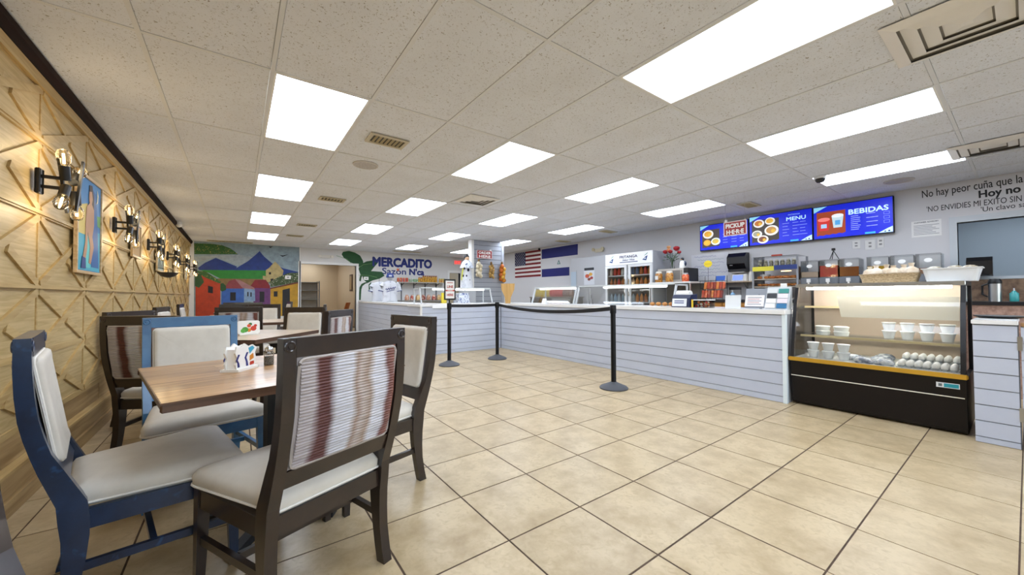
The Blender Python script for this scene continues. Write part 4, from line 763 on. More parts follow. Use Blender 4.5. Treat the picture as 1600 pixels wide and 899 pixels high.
def juice(y, c, lvl, label, z=1.262):
    t = thing('juice_tank', label, 'juice dispenser', (6.8, y, z), RW, 'square juice tanks'); w = .105
    part('base', P('6f747c', .4), t, bbox(-w-.004, w+.004, -.02, .3, 0, .1, .008)); part('spout', P('e4e4e4', .4), t, box(-.02, .02, -.06, -.02, .03, .08), cyl(0, -.045, .0, .035, .012, 8))
    if c: part('juice', M('juice_'+c, c, .15, coat=.5), t, box(-w+.006, w-.006, .006, .27, .106, .106+lvl))
    part('tank', glass('tank_plastic'), t, box(-w, w, 0, .003, .1, .34), box(-w, w, .277, .28, .1, .34), box(-w, -w+.003, .003, .277, .1, .34), box(w-.003, w, .003, .277, .1, .34), box(-w, w, 0, .28, .1, .103)); part('lid', glass('tank_lid'), t, bbox(-w-.003, w+.003, -.003, .283, .341, .352)); part('oval_label', P('f1f1ef', .5), t, disc(0, .27, .035, .001, .002, 16, .026))
for i, (c, l, n) in enumerate((('d9c3b0', .08, 'leftmost juice tank holding pale drink'), ('d02a3c', .16, 'juice tank holding bright red drink'), ('9a4a12', .13, 'juice tank holding brown drink'))): juice(1.89-.222*i, c, l, n)
for i, (c, l, n) in enumerate((('d9a81e', .12, 'juice tank holding yellow drink behind the basket'), (None, 0, 'empty clear juice tank behind the basket'), ('b58a72', .07, 'rightmost juice tank, nearly empty'))): juice(1.16-.225*i, c, l, n)
t = thing('dispenser_base', 'grey chilled base under the first three juice tanks', 'cooler base', (6.8, 1.668, 1.031), RW); part('body', P('7e838c', .4), t, bbox(-.335, .335, -.02, .32, 0, .23, .01)); part('drip_tray', P('55585e', .4), t, box(-.32, .32, -.08, -.02, .0, .03))
t = thing('dispenser_base', 'grey chilled base under the right juice tanks', 'cooler base', (6.8, .935, 1.031), RW); part('body', P('7e838c', .4), t, bbox(-.335, .335, -.02, .32, 0, .23, .01)); part('drip_tray', P('55585e', .4), t, box(-.32, .32, -.08, -.02, .0, .03))
t = thing('mini_tripod', 'small black tripod standing on a juice tank', 'tripod', (6.93, 1.64, 1.616), RW)
for k in range(3): part('leg', m_blackm, t, tube([(0, 0, .13), (.06*math.cos(k*2.1), .06*math.sin(k*2.1), 0.004)], .005, 6))
part('head', m_blackm, t, bbox(-.02, .02, -.015, .015, .13, .165))
# ---- wall papers, sayings, pass-through things
t = thing('wall_saying', 'four handwritten black sayings on the wall over the pass-through', 'wall lettering', (XR, 0, 0), RW)
ink = P('1a1a1e', .6)
text('lettering', 'No hay peor cuña que la', .14, ink, t, -.815, 2.40, .0005, .0005, .80, 'LEFT', 0, .02)
text('lettering', 'Hoy no t', .125, ink, t, -.34, 2.30, .0005, .0035, .37, 'LEFT', 0, .02); text('lettering', "'NO ENVIDIES MI EXITO SIN", .1, ink, t, -.775, 2.205, .0005, .0002, .75, 'LEFT', 0, -.01); text('lettering', "'Un clavo sa", .085, ink, t, -.325, 2.125, .0005, .0002, .33, 'LEFT', 0, .01)
t = thing('paper_notice', 'printed paper notice left of the pass-through', 'notice', (XR, .78, 1.88), RW); part('sheet', P('ecebea', .6), t, rect(-.135, .135, 0, .215, .001, .002))
text('heading', 'CUSTOMER ADVISORY', .024, P('55555c'), t, -.11, .185, .0035, .0005, .22)
for k in range(7): part('print_line', P('8d8d96'), t, rect(-.115, .115-.03*(k % 3), .03+.02*k, .036+.02*k, .003, .001))
for i, (y, z, w, h) in enumerate(((1.48, 1.79, .09, .12), (1.33, 1.76, .11, .14), (1.22, 1.78, .07, .14))):
    t = thing('wall_outlet', 'white cover plate on the wall below the right screen, %s of three' % ('left', 'middle', 'right')[i], 'wall plate', (XR, y, z), RW, 'white wall plates'); part('plate', P('e4e3e1', .4), t, bbox(-w/2, w/2, -.012, 0, 0, h, .004)); part('socket', P('8d8d8d', .4), t, rect(-.015, .015, h*.25, h*.42, .012, .002)); part('socket', P('8d8d8d', .4), t, rect(-.015, .015, h*.6, h*.77, .012, .002))
t = thing('towel_dispenser', 'black dispenser at the corner of the pass-through', 'dispenser', (7.3, .34, 1.331), RW); part('cover', P('131316', .3), t, loft([[(x, -.0, .0), (x, -.1, .02), (x, -.11, .18), (x, -.05, .23), (x, 0, .23)] for x in (-.1, .1)])); part('slot', P('2c2c30', .5), t, box(-.07, .07, -.1, -.03, -.0, .012))
t = thing('coffee_flask', 'steel and black pump flask on the back worktop at the right', 'flask', (6.95, .22, 1.031), 0); part('body', m_steel, t, cyl(0, 0, 0, .2, .05, 18), smooth=True); part('top', m_black, t, lathe([(.051, .2), (.053, .22), (.04, .255), (0, .26)], 16), smooth=True); part('handle', m_black, t, tube([(0, .05, .2), (0, .09, .18), (0, .09, .08), (0, .05, .05)], .01, 8)); part('spout', m_black, t, box(-.085, -.03, -.012, .012, .205, .225))
t = thing('soap_bottle', 'teal hand soap pump bottle on the back worktop at the right edge', 'soap bottle', (6.93, .09, 1.031), 0); part('bottle', P('3fa0a0', .2), t, lathe([(.03, 0), (.033, .005), (.033, .09), (.015, .11), (.012, .12)], 12), smooth=True); part('pump', P('e4e4e4', .4), t, cyl(0, 0, .118, .145, .006, 8), box(-.035, .006, -.005, .005, .14, .148))
t = thing('soap_bottle', 'clear blue pump bottle on the orange wood worktop', 'soap bottle', (6.85, 2.98, 1.031), 0); part('bottle', P('8fb4d6', .15), t, lathe([(.035, 0), (.038, .005), (.038, .1), (.016, .12), (.012, .13)], 12), smooth=True); part('pump', P('f0f0f0', .4), t, cyl(0, 0, .128, .16, .006, 8), box(-.04, .006, -.005, .005, .155, .163))
t = thing('desk_sign', 'small dark sign strip standing on the orange wood worktop', 'sign', (7.0, 3.0, 1.031), RW); part('strip', P('1c1c20', .4), t, rect(-.1, .1, .17, .215, 0, .006)); part('post', m_blackm, t, cyl(-.09, .0, 0, .18, .004, 6), cyl(.09, .0, 0, .18, .004, 6))
one('serving_tray', P('18181b', .35), 'flat black tray with papers behind the end cabinet', 'tray', lathe([(.1, 0), (.13, .012), (.135, .02), (.12, .015), (0, .012)], 20), loc=(4.95, .14, .9235), smooth=True)
# ================================================================ left wall lamps and pictures
m_bulb = M('filament_glow', 'ffe3a8', .4, emit=9); m_bg = glass('bulb_glass', 'fff6e4', .9)
ldat = bpy.data.lights.new('sconce_glow', 'POINT'); ldat.energy = 1.3; ldat.color = (1, .8, .5); ldat.shadow_soft_size = .06
plate_m = mesh('back_plate', [bbox(-.03, .03, -.025, 0, -.075, .075, .006)], m_black); arm_m = mesh('arm', [box(-.009, .009, -.135, -.02, -.009, .009)], m_black)
def sock(px_, pz, ang, yy):                                   # socket and bulb along a direction in the wall plane
    d = (math.sin(ang), math.cos(ang)); f = lambda r0, a: (px_+d[0]*a, yy, pz+d[1]*a)
    s = tube([f(0, -.01), f(0, .075)], [.024, .024], 12); g = tube([f(0, .075), f(0, .1), f(0, .14), f(0, .165), f(0, .172)], [.016, .03, .033, .022, .004], 12); k = tube([f(0, .085), f(0, .145)], .006, 6); return s, g, k
SK = [sock(-.02, .03, R(-16), -.12), sock(.05, .03, R(48), -.14), sock(-.03, -.03, R(215), -.125), sock(.05, -.04, R(165), -.145)]
rods = [mesh('cross_rod', [bar((-.02, -.165, -.17), (.1, -.165, .17), .012, .024)], m_black), mesh('cross_rod', [bar((.1, -.1, -.16), (-.05, -.1, .14), .012, .024)], m_black)]
SM = [(mesh('socket', [a], m_black, True), mesh('bulb', [b], m_bg, True), mesh('filament', [c], m_bulb, True)) for a, b, c in SK]
for i, y in enumerate((3.37, 5.07, 6.77, 8.47, 10.17, 11.87)):
    t = thing('wall_sconce', 'black crossed rod wall lamp with four bare bulbs, %s along the oak wall' % ('nearest', 'second', 'third', 'fourth', 'fifth', 'farthest')[i], 'wall lamp', (-.966, y+.07, 1.81), LW, 'black wall sconces on the oak wall')
    inst('back_plate', plate_m, t)
    for z in (-.03, .03): inst('arm', arm_m, t, (0, 0, z))
    for r in rods: inst('cross_rod', r, t)
    for a, b, c in SM:
        q = inst('socket', a, t); inst('bulb', b, q); inst('filament', c, q)
    l = bpy.data.objects.new('lamp_glow', ldat); COL.objects.link(l); l.parent = t; l.location = (0, -.13, .16)
    l = bpy.data.objects.new('lamp_glow', ldat); COL.objects.link(l); l.parent = t; l.location = (0, -.13, -.17)
def picture(y, z, w, h, label, fr='d9b98c'):
    t = thing('framed_picture', label, 'picture', (-.958, y, z), LW); f = .022
    part('frame', M('frame_'+fr, fr, .4, grain=('x', 30, 'b08f5f')), t, rect(-w/2, w/2, 0, f, 0, .02), rect(-w/2, w/2, h-f, h, 0, .02), rect(-w/2, -w/2+f, f, h-f, 0, .02), rect(w/2-f, w/2, f, h-f, 0, .02))
    c = part('canvas', P('3f7fb5', .6), t, rect(-w/2+f, w/2-f, f, h-f, 0, .01)); return t, c
def ppt(c, col, *pts, y=.0205): part('painted_shape', P(col, .6), c, plate(pts, y-.0103, .0012))
t, c = picture(4.36, 1.3, .62, .76, 'tall painting of a dark haired woman in blue under a crescent moon')
ppt(c, '4aa9bf', (-.28, .03), (.28, .03), (.28, .36), (-.28, .3)); ppt(c, 'd9c16a', (-.28, .3), (-.1, .3), (-.06, .55), (-.28, .5), y=.0212); ppt(c, '6aa05a', (.1, .42), (.28, .4), (.28, .5), (.1, .48), y=.0212)
ppt(c, '2a5f9c', (-.0, .7), (.14, .66), (.2, .4), (.25, .06), (.06, .06), (.02, .3), y=.022); ppt(c, '67c7c4', (-.15, .05), (.02, .05), (.0, .3), (-.1, .3), y=.022)
ppt(c, '2b1c18', (-.03, .7), (.04, .71), (.09, .62), (.1, .46), (.05, .5), (-.02, .58), y=.0232)
ppt(c, 'b98b6a', (-.03, .65), (.03, .66), (.05, .6), (.03, .56), (.09, .52), (.1, .4), (.06, .3), (.1, .22), (.03, .08), (-.02, .09), (.01, .22), (-.06, .33), (-.06, .2), (-.12, .07), (-.17, .1), (-.11, .25), (-.11, .4), (-.09, .52), (-.02, .56), (-.04, .6), y=.0242)
ppt(c, '23407c', (-.2, .04), (-.09, .04), (-.1, .12), (-.18, .13), y=.0252); ppt(c, 'f0e9c8', (.14, .58), (.19, .6), (.2, .66), (.17, .7), (.18, .65), (.17, .61), y=.0242)
t, c = picture(6.07, 1.57, .46, .4, 'second framed picture, a tan panel with a small dark figure', 'cfae7e'); ppt(c, 'b9925c', (-.2, .03), (.2, .03), (.2, .37), (-.2, .37)); ppt(c, '5a3a22', (-.02, .14), (.03, .14), (.03, .26), (-.02, .26), y=.022)
t, c = picture(7.75, 1.5, .6, .36, 'third framed picture of a grey green landscape', 'd9c9a4'); ppt(c, '9aa89a', (-.27, .03), (.27, .03), (.27, .33), (-.27, .33)); ppt(c, '4f5f58', (-.25, .05), (-.05, .25), (.1, .1), (.26, .22), (.26, .05), y=.022)
t, c = picture(9.6, 1.57, .5, .34, 'fourth framed picture, pale tan, far along the oak wall', 'd9c39a'); ppt(c, 'c9ad7a', (-.22, .03), (.22, .03), (.22, .31), (-.22, .31))
t, c = picture(11.3, 1.5, .4, .46, 'farthest framed picture near the mural corner', 'd9c39a'); ppt(c, 'b9b9a4', (-.17, .03), (.17, .03), (.17, .43), (-.17, .43))
t = thing('wall_basket', 'small dark wire bowl hung under the third framed picture', 'wire bowl', (-.955, 7.45, 1.40), LW)
part('bowl', M('bowl_metal', '4a4a50', .3, metal=.7), t, mv(lathe([(.02, 0), (.08, .02), (.12, .07), (.125, .075), (.11, .065), (.02, .012)], 16), 0, -.13, 0), smooth=True); part('hook', m_blackm, t, tube([(0, -.02, .14), (0, -.13, .12), (0, -.13, .02)], .005, 6))
# ================================================================ back wall: mural, plant, lettering
MCOL = {'sky': 'a9c0cc', 'leaf2': '2f6a2c', 'cloud': 'bccad0', 'mblue': '1f3f96', 'field': '2f9a35', 'soil': '9a7a45', 'cream': 'd9c384', 'dark': '1d1a22', 'tileg': '3d5526', 'yellow': 'd9a423', 'redbr': '7d3a22', 'purple': '7a3f80', 'red': '96202a', 'blue': '3f74cf', 'pblue': '9dbfe6', 'red2': 'a3474e', 'pink': 'c08a8a', 'leaf': '2a5f2c', 'orange': 'd8481f', 'leaf3': '1f5f2a'}
MURAL=[('sky','sky',[(-0.9,2.53),(1.45,2.58),(1.49,0.72),(-0.88,0.53)]),
('treetop','leaf2',[(-0.9,2.48),(-0.54,2.49),(-0.33,2.47),(-0.16,2.4),(-0.06,2.32),(0.01,2.25),(-0.89,2.2)]),
('cloud_band','cloud',[(-0.89,2.14),(0.03,2.24),(0.71,2.13),(0.71,1.96),(-0.01,1.96),(-0.45,2.15),(-0.89,1.97)]),
('volcano','mblue',[(-0.82,1.85),(-0.68,1.99),(-0.46,2.13),(-0.24,2.03),(-0.01,1.92),(-0.05,1.82),(-0.79,1.8)]),
('volcano','mblue',[(-0.05,1.86),(0.23,2.08),(0.39,2.25),(0.49,2.37),(0.59,2.23),(0.78,2.05),(1.04,1.92),(1.44,1.82),(1.44,1.68),(0.64,1.65),(0.62,1.83),(-0.05,1.81)]),
('field','field',[(-0.79,1.8),(0.64,1.84),(0.67,1.6),(-0.35,1.58),(-0.59,1.73)]),
('soil','soil',[(-0.43,1.59),(0.71,1.6),(0.71,1.41),(-0.39,1.39)]),
('church','cream',[(0.64,1.68),(0.64,1.85),(0.71,1.91),(0.77,1.99),(0.85,2.1),(0.95,2.0),(1.0,1.92),(1.06,1.85),(1.04,1.72),(1.05,1.52),(0.67,1.52),(0.57,1.6),(0.57,1.69)]),
('window','dark',[(0.71,1.79),(0.76,1.8),(0.76,1.73),(0.71,1.73)]),
('window','dark',[(0.75,1.61),(0.82,1.62),(0.82,1.49),(0.75,1.49)]),
('roof','tileg',[(0.72,1.52),(0.97,1.68),(1.19,1.79),(1.44,1.8),(1.44,1.53),(0.76,1.38)]),
('house','yellow',[(0.75,1.36),(1.44,1.54),(1.49,0.54),(0.76,0.57)]),
('eave','redbr',[(0.75,1.36),(1.44,1.54),(1.45,1.5),(0.75,1.32)]),
('door','dark',[(1.04,1.3),(1.22,1.35),(1.23,0.55),(1.04,0.56)]),
('window','dark',[(0.83,1.26),(0.92,1.26),(0.92,1.11),(0.83,1.11)]),
('house','purple',[(0.36,1.36),(0.75,1.36),(0.75,0.74),(0.36,0.75)]),
('roof','red',[(0.29,1.4),(0.39,1.57),(0.64,1.58),(0.74,1.41),(0.74,1.34),(0.36,1.35)]),
('door','dark',[(0.5,1.25),(0.61,1.25),(0.61,0.96),(0.5,0.96)]),
('house','blue',[(-0.33,1.34),(0.15,1.34),(0.15,0.75),(-0.33,0.77)]),
('house','pblue',[(0.15,1.34),(0.39,1.32),(0.4,0.99),(0.15,0.99)]),
('roof','red2',[(-0.25,1.38),(-0.18,1.53),(-0.05,1.58),(0.12,1.34),(0.12,1.33),(-0.25,1.33)]),
('roof','pink',[(-0.05,1.58),(0.05,1.56),(0.38,1.35),(0.38,1.31),(0.12,1.34)]),
('door','dark',[(-0.15,1.23),(-0.03,1.23),(-0.03,1.01),(-0.15,1.01)]),
('window','dark',[(0.22,1.24),(0.25,1.24),(0.25,1.12),(0.22,1.12)]),
('window','dark',[(0.29,1.23),(0.32,1.23),(0.32,1.11),(0.29,1.11)]),
('bush','leaf',[(-0.39,1.45),(-0.3,1.47),(-0.24,1.4),(-0.24,1.29),(-0.32,1.25),(-0.37,1.29)]),
('house','orange',[(-0.86,1.72),(-0.69,1.67),(-0.36,1.47),(-0.35,0.51),(-0.85,0.53)]),
('roof','leaf2',[(-0.85,1.78),(-0.67,1.77),(-0.49,1.63),(-0.34,1.5),(-0.38,1.46),(-0.69,1.62),(-0.79,1.7)]),
('bush','leaf',[(-0.87,1.69),(-0.76,1.7),(-0.69,1.49),(-0.79,1.34),(-0.87,1.39)]),
('window','dark',[(-0.61,1.4),(-0.51,1.37),(-0.51,1.2),(-0.61,1.22)]),
('bird','dark',[(0.96,2.29),(1.04,2.28),(1.18,2.32),(1.07,2.26),(1.03,2.24)]),
('bird','dark',[(0.69,2.52),(0.74,2.51),(0.8,2.53),(0.74,2.47)])]
PLANT=[('leaf','leaf3',[(2.6,2.41),(2.64,2.49),(2.81,2.53),(2.99,2.49),(3.15,2.4),(3.24,2.23),(3.25,2.04),(3.11,2.05),(2.98,2.12),(2.81,2.2),(2.66,2.31)]),
('leaf','leaf3',[(3.1,1.98),(3.17,2.13),(3.35,2.23),(3.55,2.27),(3.72,2.22),(3.59,2.06),(3.48,1.91),(3.36,1.78),(3.24,1.72),(3.15,1.82)]),
('leaf','leaf3',[(3.2,1.85),(3.32,1.91),(3.54,1.92),(3.83,1.91),(3.92,1.78),(3.76,1.68),(3.54,1.62),(3.38,1.53),(3.25,1.64)]),
('leaf','leaf3',[(3.41,1.48),(3.48,1.56),(3.58,1.44),(3.6,1.29),(3.53,1.21),(3.42,1.31)]),
('stem','leaf',[(3.12,0.99),(3.12,1.21),(3.13,1.39),(3.19,1.5),(3.29,1.55),(3.4,1.57),(3.4,1.54),(3.31,1.51),(3.22,1.43),(3.19,1.32),(3.18,1.17),(3.17,0.99)]),
('stem','leaf',[(3.12,1.6),(3.14,1.73),(3.18,1.85),(3.24,1.82),(3.19,1.7),(3.17,1.58)])]
def painting(data, root, y0):
    for i, (n, c, pts) in enumerate(data):
        col = ''.join('%02x' % int(int(MCOL[c][k:k+2], 16)*.86) for k in (0, 2, 4)); mat = M('mural_'+c, col, .6, noise=(9, '%02x%02x%02x' % tuple(int(int(col[k:k+2], 16)*.86) for k in (0, 2, 4)), .4, .7)) if c not in ('leaf2', 'tileg') else M('mural_'+c, col, .6, speck=(38, 'b7a65a' if c == 'leaf2' else 'e4e0c8', .6, .68))
        part(n, mat, root, plate(pts, y0+.0006*i, .0012))
t = thing('wall_mural', 'colourful painted village with blue volcanoes and a yellow church', 'mural', (0, YB, 0), 0); painting(MURAL, t, .0005)
part('mural_edge', m_trimw, t, box(1.455, 1.485, -.02, 0, 0, 2.53))
t = thing('painted_plant', 'green banana plant painted beside the doorway', 'wall painting', (0, YB, 0), 0); painting(PLANT, t, .0005)
for a in [((2.45, 2.36), (2.75, 2.27), (2.98, 2.05)), ((3.05, 1.98), (3.25, 2.12), (3.5, 2.16)), ((3.1, 1.78), (3.4, 1.78), (3.68, 1.72))]: part('leaf_vein', P('6f9a5a'), t, tube([(x, -.007, z) for x, z in a], .006, 4))
t = thing('wall_lettering', 'blue painted words MERCADITO Sazón Nica on the back wall', 'wall lettering', (0, YB, 0), 0); ltr = P('1b2a78', .6)
text('lettering', 'MERCADITO', .40, ltr, t, 3.52, 2.1, .001, .022, 2.03); text('lettering', 'Sazón', .29, P('2a3878', .6), t, 3.83, 1.84, .001, .006, .8); text('lettering', "N'ca", .29, ltr, t, 4.75, 1.84, .001, .014, .52)
part('small_flower', P('e0703a'), t, plate([(4.36+(.06 if k % 2 else .03)*math.cos(k*PI/5), 2.0+(.06 if k % 2 else .03)*math.sin(k*PI/5)) for k in range(10)], .0025, .001))
def elight(x, z, lab):
    t = thing('emergency_light', lab, 'emergency light', (x, YB, z), 0); part('body', P('dedad0', .5), t, bbox(-.13, .13, -.05, 0, 0, .09, .008))
    for s in (-1, 1): part('lamp_head', P('e4e0d4', .4), t, mv(rotx(lathe([(.02, 0), (.045, .04), (.045, .055), (0, .06)], 14), R(100)), s*.17, -.03, .05), smooth=True)
elight(2.15, 2.27, 'white twin head emergency light above the doorway')
t = thing('exit_sign', 'red exit sign on the back wall near the pier', 'sign', (6.6, YB, 2.25), 0); part('box', P('e9dcd8', .4), t, bbox(-.16, .16, -.05, 0, 0, .19, .005)); text('lettering', 'EXIT', .16, M('exit_red', 'd8261e', .4, emit=1.2), t, 0, .04, .0505, .004, .25, 'CENTER')
for x, z, l in ((1.17, 1.66, 'small white plate on the mural above the yellow house'), (3.33, 1.68, 'small white plate on the painted banana leaf')):
    t = thing('wall_outlet', l, 'wall plate', (x, YB-.02, z), 0, 'white wall plates'); part('plate', P('eceae6', .4), t, bbox(-.07, .07, -.012, .012, -.05, .05, .004)); part('socket', P('7d7d7d', .4), t, rect(-.03, .03, -.015, .015, .012, .002))
# ---- shop shelf with jars
sh = thing('goods_shelf', 'long wall shelf of jars and tins under the blue lettering', 'shelf', (0, YB, 0), 0)
part('board', P('b9b4aa', .4), sh, box(4.2, 6.0, -.34, -.02, 1.555, 1.58)); part('lower_board', P('8b8984', .4), sh, box(4.3, 6.0, -.62, -.02, .93, .97))
for x in (4.48, 4.92, 5.33, 5.75): part('upright', P('3a3c40', .4), sh, box(x-.012, x+.012, -.03, -.0, .97, 1.57)); part('bracket', P('3a3c40', .4), sh, bar((x, -.3, 1.55), (x, -.02, 1.47), .012, .016))
def tin(x, z, r, h, c, c2, lab, grp, y=12.28):
    t = thing('goods_jar', lab, 'jar', (x, y, z), 0, grp); part('body', M('goods_'+c, c, .3, noise=(22, c2, .5, .62)), t, lathe([(r, 0), (r, h*.78), (r*.85, h*.84)], 10), smooth=True); part('cap', P(c2, .4), t, lathe([(r*.86, h*.84), (r*.86, h), (0, h)], 10), smooth=True)
for k in range(4): tin(4.3+.1*k, 1.581, .042, .14, 'b02a22', 'd98a4a', 'red tin at the left end of the goods shelf, %s of four' % NTH[k], 'red tins on the goods shelf')
for k in range(4): tin(4.7+.085*k, 1.581, .036, .12, '6f9a6a', 'e4e2d4', 'green and white tin on the goods shelf, %s of four' % NTH[k], 'green tins on the goods shelf')
for k in range(9): tin(5.03+.078*k, 1.581, .036, .17+.06*(k > 1), 'd9a423', '8a3f1c', 'yellow jar with brown cap on the goods shelf, %s from the left' % NTH[k], 'yellow jars on the goods shelf')
for k in range(3): tin(5.8+.08*k, 1.581, .034, .14, 'd98a3a', 'b8c04a', 'small orange jar at the right shelf end, %s of three' % NTH[k], 'orange jars on the goods shelf')
for k in range(8):
    c, n = (('c98a6a', 'tan'), ('b54a3a', 'red'), ('d9b06a', 'golden'), ('9a4a3a', 'brown'))[k % 4]
    one('food_pack', M('pack_'+c, c, .4, noise=(16, 'eedfca', .5, .65)), '%s snack pack on the low shelf, %s from the left' % (n, NTH[k]), 'snack pack', loft([[(x*s, y*s, z) for x, y in rrect(-.07, .07, -.05, .05, .02)] for s, z in ((.9, 0), (1, .04), (.9, .12), (.5, .16), (.6, .18))]), loc=(4.5+.19*k, 12.02, .971), group='%s snack packs on the low shelf' % n)
# ---- jerseys on a stand
def jersey(x, y, z, s, lab, c, script):
    t = thing('jersey_display', lab, 'jersey', (x, y, z), R(-12)); body = [(-.2, 0), (.2, 0), (.22, .3), (.21, .48), (.1, .56), (0, .52), (-.1, .56), (-.21, .48), (-.22, .3)]
    rings = []
    for zz, w, d in ((0, .2, .09), (.15, .19, .1), (.32, .21, .12), (.46, .22, .11), (.54, .13, .07), (.57, .07, .05)): rings.append([(w*math.cos(k*PI/8), d*math.sin(k*PI/8), zz) for k in range(16)])
    b = part('torso', M('jersey_'+c, c, .7, noise=(8, 'c3c5cc', .5, .7)), t, loft(rings), smooth=True)
    for q in (-1, 1): part('sleeve', M('jersey_'+c, c, .7), t, tube([(q*.15, 0, .5), (q*.215, -.01, .42), (q*.24, -.02, .3)], [.07, .07, .072], 10), smooth=True); part('cuff', P('27357c', .6), t, tube([(q*.24, -.02, .3), (q*.243, -.02, .285)], .074, 10))
    part('placket', P('d3d6dd', .6), t, box(-.008, .008, -.118, -.1, .02, .48)); part('collar', P('27357c', .6), t, tube([(.08, .0, .56), (0, -.07, .53), (-.08, 0, .56)], .012, 6))
    if script: part('script_mark', P('27357c', .6), t, *[tube([(-.13+.02*k, -.128+.06*abs(-.13+.02*k)**1.2, .33+.03*math.sin(k*2.1)+.004*k) for k in range(14)], .011, 5)]); part('script_swash', P('27357c', .6), t, tube([(-.1+.03*k, -.122, .27+.008*k) for k in range(8)], .008, 5))
    part('stand_pole', m_steel, t, cyl(0, 0, -.0, .66, .014, 10)); part('stand_foot', m_steel, t, cyl(0, 0, 0, .012, .12, 16))
    return t
t = jersey(3.38, 10.3, .959, 1, 'white baseball jersey with blue script and blue cap on the counter', 'e2e4ea', True)
part('cap_crown', P('1d3a8c', .6), t, lathe([(.1, .66), (.1, .7), (.08, .76), (.03, .785), (0, .787)], 16), smooth=True); part('cap_brim', P('1d3a8c', .6), t, mv(loft([[(.1*math.cos(a), -.16-.0+.12*math.sin(a) if math.sin(a) < 0 else -.08, z) for a in [k*PI/8 for k in range(16)]] for z in (.665, .675)]), 0, .06, 0)); part('cap_front', P('dfe4ee', .6), t, box(-.04, .04, -.105, -.095, .68, .73)); part('form_head', P('c9ccd2', .5), t, ball(0, 0, .64, .07, 10), smooth=True)
jersey(3.36, 11.2, .959, 1, 'grey white jersey hanging behind the blue lettered one', 'd0d2d8', False)
# ---- pier with its sign, strings of vegetables and dressed figure
m_pier = M('pier_grey', 'a9adb6', .5, rand=.02)
p = struct('wall_pier', P('6d7078', .45), box(4.83, 5.76, 8.32, 8.46, 0, CEIL))
z = CEIL-.002
while z > 0:
    part('plank', m_pier, p, mv(rect(4.86, 5.71, max(0, z-.12)+.006, z-.006, 0, .014), 0, 8.32, 0)); z -= .12
part('corner_board', m_trimw, p, box(4.79, 4.86, 8.295, 8.33, 0, CEIL)); part('corner_board', m_trimw, p, box(4.79, 4.83, 8.33, 8.46, 0, CEIL)); part('corner_board', m_pier, p, box(5.71, 5.79, 8.295, 8.33, 0, CEIL))
hsign(5.14, 8.24, 2.07, .46, .21, 'ORDER', 'HERE', 'red hanging sign reading ORDER HERE before the shiplap pier', 0)
def vstring(x, z0, z1, cols, r, lab, n):
    t = thing('vegetable_string', lab, 'vegetable string', (x, 8.23, z0), 0, 'vegetable strings on the pier'); H_ = z1-z0
    part('twine', P('8a6a3c', .8), t, tube([(0, 0, .0), (.005, 0, H_*.5), (0, .01, H_)], .008, 6)); part('knot', P('7a5a2c', .8), t, ball(0, 0, H_*.93, .03, 8, 1.8))
    for k in range(n): part('bulb', M('bulb_'+cols[k % len(cols)], cols[k % len(cols)], .4), t, ball(.05*math.cos(k*2.3), .03*math.sin(k*2.3)-.02, H_*.8*(k+.5)/n, r*(.9+.2*((k*3) % 3)/2), 10, 1.15), smooth=True)
vstring(4.96, 1.6, 2.03, ('e8dcc0', 'd9c9a6'), .055, 'string of white garlic bulbs on the pier', 11)
vstring(5.34, 1.58, 1.98, ('c9a25c', 'a8803c'), .04, 'string of small tan onions in the middle of the pier', 14)
vstring(5.68, 1.5, 2.0, ('d98a1e', 'c9681a', 'e0a83a'), .06, 'string of orange peppers at the right edge of the pier', 11)
t = thing('dressed_figure', 'tall white draped doll with dark spots beside the pier', 'figure', (4.6, 8.2, 1.3), 0)
rg = []
for zz, r in ((0, .17), (.15, .15), (.35, .12), (.52, .1), (.6, .12), (.66, .07), (.7, .04)): rg.append([(r*(1+.12*math.cos(k*PI/2*3))*math.cos(k*PI/12), r*.8*math.sin(k*PI/12), zz) for k in range(24)])
part('robe', M('spotted_cloth', 'e2e4ea', .7, noise=(6, 'bfc3cd', .5, .65)), t, loft(rg), smooth=True)
for k, (a, zz, s) in enumerate(((-95, .45, .03), (-150, .5, .03), (-120, .3, .025), (-140, .12, .03), (-80, .2, .028), (-170, .3, .03))): part('spot', P('23263a', .7), t, mv(ball(0, 0, 0, s, 8, 1.4), .11*math.cos(R(a)), .09*math.sin(R(a)), zz))
part('yellow_trim', P('d9d84a', .6), t, tube([(-.12, -.06, .56), (-.15, -.05, .4), (-.17, -.04, .2)], .014, 6)); part('head', P('c9a27e', .6), t, ball(0, 0, .74, .06, 12, 1.2), smooth=True); part('hair', P('17151a', .6), t, mv(ball(0, 0, 0, .068, 12, 1.1), .0, .015, .765), smooth=True); part('shawl', M('shawl', 'dfe6f2', .6, noise=(12, '39456c', .55, .62)), t, loft([[(.16*math.cos(k*PI/8)*s, .12*math.sin(k*PI/8)*s, z2) for k in range(16)] for s, z2 in ((1.15, .5), (1.0, .56), (.75, .64), (.35, .7))]), smooth=True)
t = thing('display_plinth', 'grey plinth under the spotted doll', 'plinth', (4.6, 8.2, 0), 0); part('column', P('c6c8ce', .5), t, box(-.17, .17, -.15, .08, 0, 1.27)); part('cap', P('d6d8de', .5), t, bbox(-.19, .19, -.17, .09, 1.27, 1.299))
